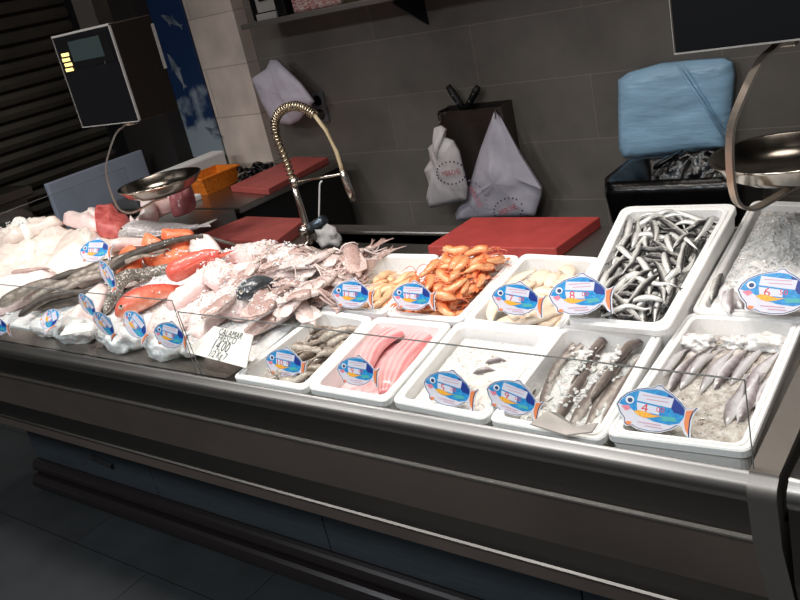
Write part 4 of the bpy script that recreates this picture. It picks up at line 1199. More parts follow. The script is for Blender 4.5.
# --- peach and cream pieces
def strip_piece(m, name, label, cat, group, prof):
    def mk(W, RW, RH, cv, rnd):
        n = 11; W2 = spline(W, n)
        rad = [(max(RW) * ramp(i / 10, prof) * rnd.uniform(.85, 1.15), max(RH) * ramp(i / 10, prof) * rnd.uniform(.9, 1.1)) for i in range(n)]
        vs, fs, dd = sweep(W2, rad, 10)
        tag(obj(name, vs, fs, m, None, True, {'dors': [.5 + .5 * b * rnd.uniform(.6, 1) for a, b in dd]}), label, cat, group)
    return mk
PF = [(0, .35), (.15, .9), (.4, 1), (.7, .8), (1, .3)]
fillpile(b6, -.046)
scatter(b6, 26, .085, strip_piece(M['peach'], 'peach_piece', 'pale peach shellfish strip in the leftmost back box', 'seafood', 'peach strips', PF), spread=(.28, .97, .05, .72), curve=.9, rw=[.013 * w for w in (.4, .8, 1, 1, .9, .7, .4)], rh=[.009 * w for w in (.4, .8, 1, 1, .9, .7, .4)], seed=4, sink=.15, yaw=(.9, .6), clampz=-.004)
fillpile(b8, -.044)
scatter(b8, 34, .12, strip_piece(M['cream'], 'squid_piece', 'cream coloured squid piece in the box beside the orange prawns', 'seafood', 'cream squid pieces', PF), spread=(.05, .95, .05, .9), curve=1.6, rw=[.021 * w for w in (.4, .8, 1, 1, .9, .7, .4)], rh=[.011 * w for w in (.4, .8, 1, 1, .9, .7, .4)], seed=11, sink=.2, clampz=-.002)

# --- pink fillets
def fillet(pxs, wid, th, label, B, guess):
    n = 16; prof = [(0, .45), (.12, .8), (.35, 1), (.65, .92), (.88, .6), (1, .25)]
    rw = [wid * ramp(i / 15, prof) for i in range(n)]; rh = [th * ramp(i / 15, prof) for i in range(n)]
    W = pix_spine(pxs, B.pile, guess, rw, rh, n, .4, .1)
    B.pile.fill([(w.x, w.y) for w in W], rw, rh, [w.z for w in W], .9)
    ns = 28; vs = []; fs = []; dors = []
    for i, p in enumerate(W):
        t = (W[min(i + 1, n - 1)] - W[max(i - 1, 0)]).normalized(); s = t.cross(Vector((0, 0, 1))).normalized()
        for k in range(ns):
            a = 2 * PI * k / ns; u, v = math.cos(a), math.sin(a)
            rib = abs(math.sin(u * 7 + .6 * math.sin(i * .4))) if v > 0 else 0
            vs.append(p + s * rw[i] * u + Vector((0, 0, rh[i] * (abs(v) ** .8) * (1 if v > 0 else -.6) * (1 + .16 * rib)))); dors.append(1 - rib if v > 0 else .3)
    for i in range(n - 1):
        for k in range(ns): fs.append((i * ns + k, i * ns + (k + 1) % ns, (i + 1) * ns + (k + 1) % ns, (i + 1) * ns + k))
    fs += [tuple(range(ns - 1, -1, -1)), tuple((n - 1) * ns + k for k in range(ns))]
    return tag(obj('fish_fillet', vs, fs, M['fillet'], None, True, {'dors': dors}), label, 'fillet', 'pink fillets')
fillpile(b2, -.045)
fillet([(322, 378), (352, 350), (384, 328), (398, 322)], .036, .012, 'flat pale pink fillet under the others along the left side of its box', b2, .86)
fillet([(418, 388), (424, 360), (440, 338), (446, 325)], .022, .008, 'thin pale pink strip of fillet along the right wall of its box', b2, .86)
fillet([(360, 376), (372, 352), (396, 334), (420, 321)], .036, .018, 'thick ridged pink fillet in the middle of the pink box', b2, .87)
fillet([(385, 392), (398, 366), (418, 342), (434, 325)], .036, .019, 'thick ridged pink fillet on the right, topmost in the pink box', b2, .88)
ib2 = box_ice(b2, -.044, .003, mat('pink_wet_ice', (236, 168, 170), .25, nscale=50, c2=(244, 206, 206), coat=.4), 'pink stained wet ice under the fillets', nu=20, nv=24, seed=3)

# --- box of ice
box_ice(b3, -.018, .005, M['ice_warm'], 'smooth white crushed ice filling the box between fillets and long fish', nu=60, nv=60, seed=21, chunks=120, csize=.003, edge=.08, dome=.006)
for (px, py, l), lb in (((486, 372, .05), 'small grey fish tip sticking out of the white ice, nearer one'), ((497, 362, .045), 'small grey fish tip sticking out of the white ice, farther one')):
    w = on_slope(px, py, .862, .13); W = [w + Vector((-l * .5, -.012, 0)), w + Vector((0, 0, .006)), w + Vector((l * .5, .012, -.004))]
    lay_fish('small_fish', spline(W, 9), .008, .007, M['silver'], parts=False)['label'] = lb
    o = bpy.data.objects[-1] if False else None
for o in [x for x in COL.objects if x.name.startswith('small_fish') and x.parent is None]: tag(o, None, 'fish')

# --- long dark fish
fillpile(b4, -.04)
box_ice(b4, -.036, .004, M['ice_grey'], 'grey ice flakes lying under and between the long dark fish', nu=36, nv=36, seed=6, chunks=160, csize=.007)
def longfish(pxs, d, t, m, label, pile, guess, prof=EEL, n=20, name='long_fish', group=None, eye=None, bend=.3, parts=True, flip=1, cat='fish', upright=.5, sink=.15, tail=.7, kfill=.85, fin=None, cap=.085):
    rw = [d * ramp(i / (n - 1), prof) for i in range(n)]; rh = [t * ramp(i / (n - 1), prof) ** .75 for i in range(n)]
    W = pix_spine(pxs, pile, guess, rw, rh, n, bend, sink, cap)
    pile.fill([(w.x, w.y) for w in W], rw, rh, [w.z for w in W], kfill)
    o = lay_fish(name, W, d, t, m, prof, 12, flip, None, parts, fin, upright, tail, eye, pect=False)
    return tag(o, label, cat, group)
LB = [([(530, 408), (540, 380), (556, 350), (572, 331)], .011, 'leftmost slim fish beside the white ice box'), ([(541, 410), (550, 384), (568, 352), (584, 333)], .012, 'second slim fish from the left, under ice flakes'),
      ([(556, 424), (572, 396), (594, 360), (608, 337)], .015, 'fish with a dark back in the middle, under ice flakes'), ([(586, 424), (600, 396), (620, 362), (634, 342)], .013, 'fish on the right, half covered by ice flakes'),
      ([(602, 428), (616, 400), (636, 366), (650, 345)], .013, 'rightmost dark fish along the box wall'), ([(549, 386), (560, 366), (580, 344), (592, 333)], .010, 'thin grey fish under the upper ice flakes'),
      ([(572, 386), (588, 362), (606, 340), (620, 323)], .015, 'dark headed fish rising over the back rim of its box'), ([(570, 426), (590, 396), (606, 374), (616, 360)], .014, 'pale bellied fish lying across the middle ones'),
      ([(592, 402), (612, 376), (630, 352), (641, 338)], .013, 'brownish fish laid on top near the right wall'), ([(580, 430), (594, 410), (608, 392), (622, 374)], .012, 'topmost pale fish pointing to the front right corner'),
      ([(617, 372), (630, 356), (640, 346), (652, 334)], .013, 'short dark fish at the back right corner of its box')]
for i, (p, w_, l) in enumerate(LB):
    longfish(p, w_ * .8, w_ * .68, M['conger'], l, b4.pile, .87, prof=[(0, .3), (.05, .7), (.15, 1), (.4, .95), (.7, .65), (.9, .35), (1, .2)] if i % 3 else [(0, .2), (.1, .35), (.3, .65), (.6, .95), (.85, 1), (.95, .8), (1, .5)], group='slim fish in the box', flip=-1 if i % 2 else 1, upright=.35, eye=None, tail=.5 if i % 3 else 0)
# loose ice flakes on them
mb = MB(); rnd = random.Random(4)
for k in range(420):
    u, v = rnd.uniform(.12, .85), min(1, rnd.uniform(.25, .95)); p = b4.uv(u, v)
    if noise.noise(Vector((p.x * 16, p.y * 10, 2))) < -.12: continue
    z = b4.pile.top(p.x, p.y, .008); sz = rnd.uniform(.0015, .005)
    R3 = Matrix.Rotation(rnd.uniform(0, 6), 3, 'Z') @ Matrix.Rotation(rnd.uniform(-.5, .5), 3, 'X')
    mb.add([Vector((p.x, p.y, z + .002)) + R3 @ Vector((a * sz, b_ * sz * .8, c * sz * .3)) for a, b_, c in ((-1, -1, -1), (1, -.8, -1), (.9, 1, -1), (-1, .9, -1), (-.7, -.6, 1), (.8, -.7, 1), (.6, .8, 1), (-.8, .6, 1))], [(0, 3, 2, 1), (4, 5, 6, 7), (0, 1, 5, 4), (1, 2, 6, 5), (2, 3, 7, 6), (3, 0, 4, 7)])
tag(mb.build('ice_flakes', M['ice_grey']), 'loose ice flakes scattered over the long dark fish', 'ice', None, 'stuff')
# folded paper at the front of that box
pz = .892
fo = [on_z(x, y, pz + dz) for x, y, dz in ((530, 425, -.004), (548, 412, .02), (560, 415, .022), (575, 428, .004), (598, 424, .014), (592, 433, .0), (566, 436, -.008))]
vsx = [fo[0], fo[1], fo[2], fo[3], fo[4], fo[5], fo[6]]
c = MB().poly([fo[0], fo[1], fo[2], fo[3], fo[6]], .003).poly([fo[3], fo[4], fo[5], fo[6]], .003).build('paper_sheet', mat('greyish_paper', (206, 194, 184), .7, nscale=30, namt=.06))
tag(c, 'crumpled greyish paper sheet over the front rim of the long fish box', 'paper')

# --- brownish ice box with squid-like silver fish
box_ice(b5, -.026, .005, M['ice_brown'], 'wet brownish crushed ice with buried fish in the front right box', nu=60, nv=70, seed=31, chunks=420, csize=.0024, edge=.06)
fillpile(b5, -.024)
F5 = [((668, 392), (682, 370), (698, 352)), ((680, 388), (697, 366), (712, 348)), ((700, 392), (718, 366), (736, 347)), ((714, 388), (733, 364), (750, 346)), ((730, 384), (748, 362), (766, 346)), ((746, 394), (762, 370), (780, 350)), ((756, 408), (770, 384), (784, 364)), ((726, 424), (735, 402), (746, 380)), ((660, 378), (674, 360), (686, 348)), ((738, 420), (750, 398), (760, 380)), ((690, 376), (704, 360), (718, 348))]
for i, p in enumerate(F5):
    longfish(p, .0125 if i % 2 else .0105, .0095, M['silver'], ['pinkish silver fish half buried in the ice of the front right box', 'dark backed silver fish half buried in the ice of the front right box'][0], b5.pile, .875, prof=FISH, n=14, name='silver_fish', group='silver fish in the front right box', flip=-1 if i % 3 else 1, upright=.2, sink=.35 + .3 * (i % 3 == 1), parts=True, tail=.6)
for i, (px, py, sx, lb) in enumerate(((698, 340, .042, 'left ice lump at the back of the front right box'), (736, 341, .03, 'small middle ice lump at the back of the front right box'), (768, 342, .045, 'right ice lump at the back of the front right box'))):
    w = on_slope(px, py, .872, .075)
    tag(ruffle('ice_lump', (w.x, w.y, b5.rim(w.x, w.y) - .016), sx, M['ice_grey'], i * 3.3, 1, .5, .42, .45, 4), lb, 'ice')

# --- crushed ice box under the scale
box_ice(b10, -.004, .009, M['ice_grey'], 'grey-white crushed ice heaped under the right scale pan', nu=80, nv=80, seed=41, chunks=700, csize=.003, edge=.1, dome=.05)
fillpile(b10, -.012)
for i, p in enumerate((((702, 296), (706, 276), (712, 262)), ((712, 300), (718, 284), (722, 268)), ((722, 304), (726, 290), (729, 280)), ((694, 302), (697, 284), (701, 270)), ((742, 306), (736, 296), (732, 288)), ((706, 290), (714, 264), (724, 244)), ((698, 308), (708, 292), (716, 282)), ((716, 262), (724, 246), (734, 228)), ((730, 312), (728, 300), (734, 288)))):
    longfish(p, .013, .010, M['anchovy' if i % 2 else 'silver'], 'silver fish poking out of crushed ice along the anchovy box', b10.pile, .93, prof=FISH, n=12, name='silver_fish', group='silver fish beside the anchovy box', flip=1, upright=.2, sink=.2)

# ------------------------------------------------------------------ fish on the ice, left
BZ0, BZS = .872, .14
def bed(x, y): return BZ0 + BZS * (y - 1.2)
bcor = [Vector((XL + .03, 1.275, 0)), Vector((-1.645, 1.275, 0)), Vector((-1.645, 1.79, 0)), Vector((XL + .03, 1.79, 0))]
ice_bed('crushed_ice', bcor, lambda x, y: bed(x, y) - .006, .010, M['ice'], 'white crushed ice bed under the loose fish on the left', nu=150, nv=60, seed=51, chunks=900, csize=.005, edge=.03)
PL = Pile(XL - .2, -1.45, 1.1, 2.4, bed, .01)

def lump(name, pxs, h, m, label, cat='fish', **kw):
    return tag(pix_lump(name, pxs, h, M[m] if isinstance(m, str) else m, PL, .95, **kw), label, cat)
def lf(pxs, d, t, m, label, **kw):
    return longfish(pxs, d, t, M[m], label, PL, .95, **kw)

# pale ray wings at the far left
lump('ray_wing', [(-20, 300), (-10, 270), (20, 246), (60, 236), (90, 240), (100, 254), (84, 272), (50, 290), (20, 300)], .07, 'ray', 'broad cream ray wing lying at the far left of the counter', amp=.26, nsc=22, seed=2, rings=8)
lump('ray_wing', [(60, 262), (86, 240), (120, 236), (140, 246), (128, 262), (100, 276), (70, 288), (40, 296)], .04, 'ray', 'cream ray wing with pink edge behind the round price card', amp=.28, nsc=22, seed=5, rings=8)
lump('ray_wing', [(-15, 250), (5, 238), (35, 228), (62, 226), (66, 234), (40, 244), (10, 256)], .06, 'ray', 'cream ray wing at the back left beside the end glass', amp=.26, nsc=22, seed=9, rings=7)
lump('ray_wing', [(-10, 300), (20, 292), (60, 284), (50, 296), (20, 306), (-12, 314)], .03, 'monkw', 'thin pale fish flap below the broad ray wing at the left edge', amp=.2, seed=12)
lf([(12, 273), (28, 271), (50, 267)], .014, .010, 'squid', 'small brownish red strip lying on the broad ray wing', name='fish_strip', parts=False, n=10)
lump('ray_wing', [(66, 232), (78, 216), (96, 210), (114, 214), (112, 232), (92, 240)], .05, 'monk', 'pale pink fish piece with a dark eye spot under the left scale', amp=.26, nsc=22, seed=14)
w = on_z(84, 217, 1.03)
lump('paper_roll', [(14, 236), (18, 228), (30, 228), (36, 236), (26, 242)], .05, 'paper', 'white paper roll end at the back left corner of the ice', cat='paper', amp=.05, seed=3)
# tuna block, scaly fish, pieces at the back
lump('tuna_block', [(99, 237), (102, 220), (124, 214), (130, 218), (125, 234), (104, 240)], .045, 'tuna', 'dark red block of tuna below the left scale pan', flat=.18, amp=.05, seed=4, rings=7)
lf([(120, 240), (142, 234), (168, 226), (196, 218)], .062, .036, 'greyfish', 'scaly silver-grey fish between tuna block and steel step', name='scaly_fish', prof=FISH, n=18, upright=.2, flip=1, eye=.9)
lump('fish_slab', [(140, 216), (158, 202), (184, 194), (194, 196), (190, 204), (170, 212), (150, 220)], .06, 'pinkflesh', 'pink fish slab right below the left scale pan', flat=.3, amp=.1, seed=7)
lump('fish_slab', [(172, 214), (182, 203), (194, 198), (196, 205), (184, 214)], .05, 'darkred', 'dark red cut of fish at the right end of the pink slab', flat=.3, amp=.15, seed=8)
lump('fish_skin_strip', [(130, 230), (138, 212), (152, 204), (156, 208), (148, 216), (142, 230)], .03, 'monkw', 'white curved strip of fish skin between tuna and scaly fish', flat=.3, amp=.1, seed=17)
lf([(112, 262), (130, 254), (150, 246), (160, 240)], .03, .024, 'monk', 'pale pink fish tail beside the round price card', name='fish_tail', prof=EEL, n=14)
# salmon pieces
lump('salmon_piece', [(144, 262), (148, 251), (164, 246), (180, 244), (194, 246), (192, 256), (168, 262)], .032, 'salmon', 'orange salmon piece behind the dark hakes, largest one', cat='fish piece', flat=.3, amp=.1, seed=19)
lump('salmon_piece', [(164, 247), (172, 238), (196, 238), (196, 244), (180, 246)], .034, 'salmon', 'orange salmon piece touching the middle red board', cat='fish piece', flat=.25, amp=.06, seed=22)
lump('salmon_piece', [(116, 277), (124, 264), (140, 260), (142, 266), (130, 278)], .03, 'salmon', 'orange salmon piece between the dark hakes beside the grey card', cat='fish piece', flat=.3, amp=.1, seed=23)
# dark hakes
K = dict(cap=.058, name='hake', prof=HAKE, upright=.6, group='dark long fish on the ice')
lf([(4, 318), (22, 306), (50, 294), (90, 290)], .028, .021, 'hake_pale', 'brown long fish with pinkish head pointing to the left glass', flip=-1, **K)
lf([(28, 306), (60, 300), (95, 292), (125, 284)], .022, .018, 'hake', 'dark long fish lying beneath the others at the left front', **K)
lf([(46, 288), (80, 276), (116, 264), (150, 250)], .019, .016, 'hake', 'dark long fish nearest the cream ray wings', **K)
lf([(68, 292), (96, 280), (130, 266), (168, 256)], .019, .016, 'hake_pale', 'dark long fish second from the ray wings', flip=-1, **K)
lf([(112, 284), (142, 266), (185, 252), (236, 246)], .022, .018, 'hake', 'longest dark fish reaching back to the middle red board', **K)
lf([(20, 320), (44, 308), (80, 298), (112, 288)], .018, .015, 'hake', 'thin dark long fish at the front beside the flat card', **K)
lf([(58, 290), (90, 277), (124, 264), (160, 250)], .016, .014, 'hake_pale', 'thin dark long fish squeezed between two thicker ones', flip=-1, **K)
lf([(30, 300), (62, 290), (100, 281), (134, 274)], .018, .015, 'hake_pale', 'thin brown long fish lying across the front ones', flip=-1, **K)
lf([(104, 310), (122, 286), (160, 268), (214, 256)], .029, .022, 'speckle', 'speckled grey long fish above the red fish', name='speckled_fish', prof=HAKE, upright=.7, n=22)
lf([(66, 334), (78, 320), (94, 302), (122, 280)], .02, .015, 'speckle', 'slim speckled fish pointing to the front among the price cards', name='speckled_fish', prof=HAKE, upright=.6)
lump('white_fillet', [(52, 330), (70, 312), (100, 296), (112, 300), (92, 322), (66, 338)], .02, 'monkw', 'white fillet with long straight edge behind the front ice lumps', cat='fillet', amp=.12, seed=31)
# white and pink monkfish mass in the middle
WH = [([(146, 338), (152, 322), (176, 306), (200, 290), (214, 284), (220, 296), (206, 312), (186, 330), (164, 342)], .030, 'monkw', 'long white fillet beside the red fish, nearest the front glass'),
      ([(186, 336), (196, 318), (216, 300), (240, 286), (250, 292), (238, 306), (214, 326), (200, 340)], .030, 'monkw', 'white fillet behind the handwritten sign'),
      ([(168, 312), (184, 296), (206, 276), (222, 262), (226, 272), (214, 290), (196, 304), (180, 314)], .034, 'monk', 'pinkish fillet with a tail along the red fish'),
      ([(206, 292), (216, 276), (236, 262), (262, 256), (266, 266), (250, 278), (232, 288), (218, 298)], .03, 'monk', 'pinkish white fillet in the middle of the white heap'),
      ([(226, 268), (236, 254), (256, 246), (280, 248), (300, 256), (296, 268), (270, 272), (246, 274)], .042, 'monk', 'pale pink fish on top of the white heap, before the red board'),
      ([(262, 282), (276, 270), (298, 260), (314, 256), (318, 266), (300, 278), (280, 288)], .026, 'monkw', 'white fillet behind the grey bass'),
      ([(214, 318), (226, 304), (250, 296), (280, 290), (292, 288), (286, 300), (262, 308), (236, 318)], .024, 'monkw', 'white fillet in front of the grey bass')]
for i, (o_, h_, m_, l) in enumerate(WH): lump('white_fillet', o_, h_, m_, l, amp=.28, seed=61 + 3 * i, rings=8, nsc=24)
lump('fish_roe', [(190, 256), (200, 248), (214, 248), (224, 254), (210, 259), (198, 260)], .012, 'squidw', 'crumpled pale piece behind the white heap, before the red board', cat='fish piece', amp=.4, seed=37)
lf([(237, 297), (250, 289), (266, 282), (284, 277)], .038, .026, 'bass', 'dark grey bass lying on the white heap', name='bass', prof=FISH, upright=.35, flip=1, eye=1.0, n=18, tail=.8)

# red fish
lf([(116, 316), (136, 304), (160, 292), (184, 282)], .046, .036, 'redfish', 'red fish with visible eye, its head towards the front glass', name='red_fish', prof=FISH, upright=.7, flip=-1, eye=1.1, tail=.8)
lf([(170, 275), (188, 270), (206, 264), (222, 262)], .044, .036, 'pinkfish', 'pinkish red fish with open mouth lying behind the other red fish', name='red_fish', prof=[(0, .55), (.06, .85), (.2, 1), (.5, .8), (.8, .5), (1, .3)], upright=.4, n=14, tail=.6)

# squids
def squid(tip, head, w, m, label, seed, tent=.09):
    n = 14; prof = [(0, .08), (.12, .45), (.4, .9), (.75, 1), (.95, .82), (1, .7)]
    rw = [w * ramp(i / 13, prof) for i in range(n)]; rh = [w * .55 * ramp(i / 13, prof) for i in range(n)]
    mid = ((tip[0] + head[0]) / 2, (tip[1] + head[1]) / 2)
    W = pix_spine([tip, mid, head], PL, .95, rw, rh, n, .35, .15, .058)
    PL.fill([(p.x, p.y) for p in W], rw, rh, [p.z for p in W], .8)
    vs, fs, dd = sweep(W, list(zip(rw, rh)), 12)
    o = obj('squid', vs, fs, M[m], None, True, {'dors': [.5 + .5 * b for a, b in dd]}); tag(o, label, 'squid', 'small squids in the heap' if label.startswith('small pale pink') else 'squids on the ice')
    t = (W[-1] - W[0]).normalized(); s = t.cross(Vector((0, 0, 1))).normalized(); up = Vector((0, 0, rh[5]))
    for q in (-1, 1):
        b = W[1]; ps = [b, b + t * .01 + s * q * w * 1.1, W[4] + s * q * w * 1.3, W[7] + s * q * w * .95, W[5]]
        v = [p + Vector((0, 0, .004)) for p in ps]
        f = MB().poly(v if q > 0 else v[::-1], .003).build('fin', M[m], o)
    e = W[-1]; rnd = random.Random(seed)
    h = spline([e - t * .004, e + t * w * .5, e + t * w * 1.0], 5)
    v2, f2, d2 = sweep(h, [(w * .5, w * .38), (w * .55, w * .42), (w * .5, w * .4), (w * .4, w * .32), (w * .25, w * .2)], 10)
    obj('head', v2, f2, M['squidw'], o, True, {'dors': [.5 + .5 * b for a, b in d2]})
    for q in range(7):
        a = (q - 3) * .16 + rnd.uniform(-.1, .1); st = e + t * w * .9 + s * (q - 3) * w * .09
        L = tent * rnd.uniform(.7, 1.15); pts = []
        x = st; an = a
        for k in range(7):
            zt = min(max(PL.top(x.x, x.y, .006) + .003, x.z - .012), PL.base(x.x, x.y) + .07); pts.append(Vector((x.x, x.y, zt)))
            an += rnd.uniform(-.35, .35); x = x + (t * math.cos(an) + s * math.sin(an)) * L / 6; x.z = zt
        v3, f3, d3 = sweep(pts, [w * .12 * (1 - .8 * k / 6) + .001 for k in range(7)], 6)
        obj('tentacle', v3, f3, M[m], o, True, {'dors': [.5 + .5 * b for a, b in d3]})
SQ = [((206, 334), (236, 312), .036, 'squid', 'reddish squid lying against the upper edge of the handwritten sign'),
      ((240, 338), (290, 312), .040, 'squid', 'long reddish squid pointing its tip at the leftmost front box'),
      ((252, 330), (266, 300), .034, 'squid', 'reddish brown squid between the sign and the grey bass'),
      ((322, 288), (346, 262), .036, 'squid', 'reddish mottled squid in the back group by the sink'),
      ((334, 290), (360, 264), .030, 'squidw', 'slim pale squid beside the mottled one in the back group'),
      ((280, 272), (306, 258), .034, 'squidw', 'pale squid at the left of the back group'),
      ((352, 280), (372, 258), .028, 'squid', 'rearmost reddish squid against the back row box'),
      ((312, 312), (292, 294), .032, 'squidw', 'pale squid lying crosswise before the back group'),
      ((276, 320), (300, 300), .032, 'squidw', 'pale squid over the long reddish one'),
      ((300, 282), (322, 260), .034, 'squidw', 'pale squid in the middle of the back group'),
      ((336, 312), (348, 292), .026, 'squid', 'small reddish squid next to the blue card of the back row'),
      ((318, 304), (338, 282), .028, 'squid', 'small reddish squid in front of the mottled one')]
rq = random.Random(9)
SQX = [(rq.uniform(236, 366), rq.uniform(252, 318)) for _ in range(70)]
SQX = [(x, y) for x, y in SQX if 252 + max(0, (300 - x)) * .35 < y < 338 - (x - 236) * .36][:22]
for i, (x, y) in enumerate(SQX):
    l_ = rq.uniform(22, 36); an = math.radians(rq.gauss(44, 22)); dx_, dy_ = l_ * math.cos(an) / 2, -l_ * .8 * math.sin(an) / 2
    SQ.append(((x - dx_, y - dy_), (x + dx_, y + dy_), rq.uniform(.017, .025), rq.choice(('squid', 'squidw', 'squidw')), None))
for i, (a, b_, w_, m_, l) in enumerate(SQ): squid(a, b_, w_ * (.8 if l else 1), m_, l or 'small pale pink squid in the loose heap left of the back row boxes', i)

# ice lumps at the front left, paper bits
for i, (px, py, r_, sx, l) in enumerate(((40, 345, .07, 1.3, 'white ice lump under the flat price card at the far left'), (72, 353, .05, 1.3, 'white ice lump below the folded white paper'), (108, 344, .075, 1.0, 'rounded white ice lump below the second blue card'), (142, 356, .075, 1.1, 'biggest white ice lump at the front edge below the red fish'), (158, 362, .04, 1.2, 'low white ice lump beside the handwritten sign'), (12, 340, .05, 1.3, 'white ice lump at the left edge of the picture'))):
    w = on_z(px, py, .905)
    tag(ruffle('ice_lump', (w.x, max(w.y, 1.265), .895), r_, M['ice'], i * 2.1 + 20, sx, .75, .6, .2, 4), l, 'ice')
fo = [on_z(x, y, .94) for x, y in ((60, 336), (66, 327), (94, 322), (92, 331))]
tag(MB().poly(fo, .002).build('paper_sheet', M['paper']), 'folded white paper lying on the front ice among the price cards', 'paper')

# crushed ice sprinkled over the heap
mb = MB(); rnd = random.Random(14)
for k in range(6500):
    px, py = rnd.uniform(-4, 372), rnd.uniform(228, 345)
    w = on_bed(px, py, PL, .04)
    if not (XL + .05 < w.x < -1.66 and 1.28 < w.y < 1.78): continue
    if noise.noise(Vector((w.x * 5, w.y * 7, 12))) < (-.02 if px > 150 else (.08 if py < 262 - px * .12 and px < 95 else 9)): continue
    z = PL.top(w.x, w.y, .006); sz = rnd.uniform(.001, .0038)
    R3 = Matrix.Rotation(rnd.uniform(0, 6), 3, 'Z') @ Matrix.Rotation(rnd.uniform(-.6, .6), 3, 'X')
    mb.add([Vector((w.x, w.y, z)) + R3 @ Vector((a * sz, b_ * sz * .8, c * sz * .6)) for a, b_, c in ((-1, -1, -1), (1, -.8, -1), (.9, 1, -1), (-1, .9, -1), (-.7, -.6, 1), (.8, -.7, 1), (.6, .8, 1), (-.8, .6, 1))], [(0, 3, 2, 1), (4, 5, 6, 7), (0, 1, 5, 4), (1, 2, 6, 5), (2, 3, 7, 6), (3, 0, 4, 7)])
tag(mb.build('ice_grains', M['ice']), 'loose ice grains sprinkled over the fish on the left', 'ice', None, 'stuff')

# handwritten sign
sc4 = [on_z(x, y, z) for x, y, z in ((185, 351, .925), (246, 367, .90), (253, 335, .955), (214, 326, .975))]
# a flat card: keep the plane of three corners
o_ = sc4[0]; ex = (sc4[1] - sc4[0]); ey = (sc4[3] - sc4[0]);
nrm = ex.cross(ey).normalized()
sign = empty('price_sign', o_); tag(sign, 'white handwritten price sign standing between ice and leftmost front box', 'sign')
# sign card: lower edge towards the front, leaning back
sw = .185; shh = .145
pl = on_y(185, 352, 1.30); prr = on_y(246, 368, 1.25)
ex = Vector((prr.x - pl.x, prr.y - pl.y, 0)).normalized()
sp_ = lambda x, y: on_slope(x, y, .94, .9, 1.25)
p00, p10, p11, p01 = sp_(186, 352), sp_(246, 368), sp_(253, 335), sp_(214, 326)
ex = (p10 - p00); ey = ((p01 - p00) + (p11 - p10)) * .5; nz = ex.cross(ey).normalized()
sign.location = p00
MB().poly([Vector((0, 0, 0)), ex, p11 - p00, p01 - p00], -.003, nz).build('card', M['paper'], sign)
Wd, Hd = ex.length, ey.length
exn = ex.normalized(); eyn = nz.cross(exn).normalized()
sk_ = ey - exn * ey.dot(exn)
def sign_text(s, u, v, size, sx=.8):
    me = text_mesh(s, 1.0, -.008); o = link('handwritten_line', me, M['ink'], sign)
    shear = ey.dot(exn) / max(1e-6, ey.dot(eyn))
    for vt in me.vertices: vt.co = Vector((vt.co.x * sx + vt.co.y * shear * .6, vt.co.y, 0))
    p = ex * u + ey * v + nz * .0012
    mm = Matrix((exn, eyn, nz)).transposed().to_4x4() @ Matrix.Scale(size, 4); mm.translation = p
    o.matrix_basis = mm
sign_text('CALAMAR', .50, .87, .021 * Wd / .2)
sign_text('FRESCO', .50, .68, .021 * Wd / .2)
sign_text('14,00', .47, .43, .032 * Wd / .2)
sign_text('1/2 Kg 7', .50, .15, .023 * Wd / .2, .75)

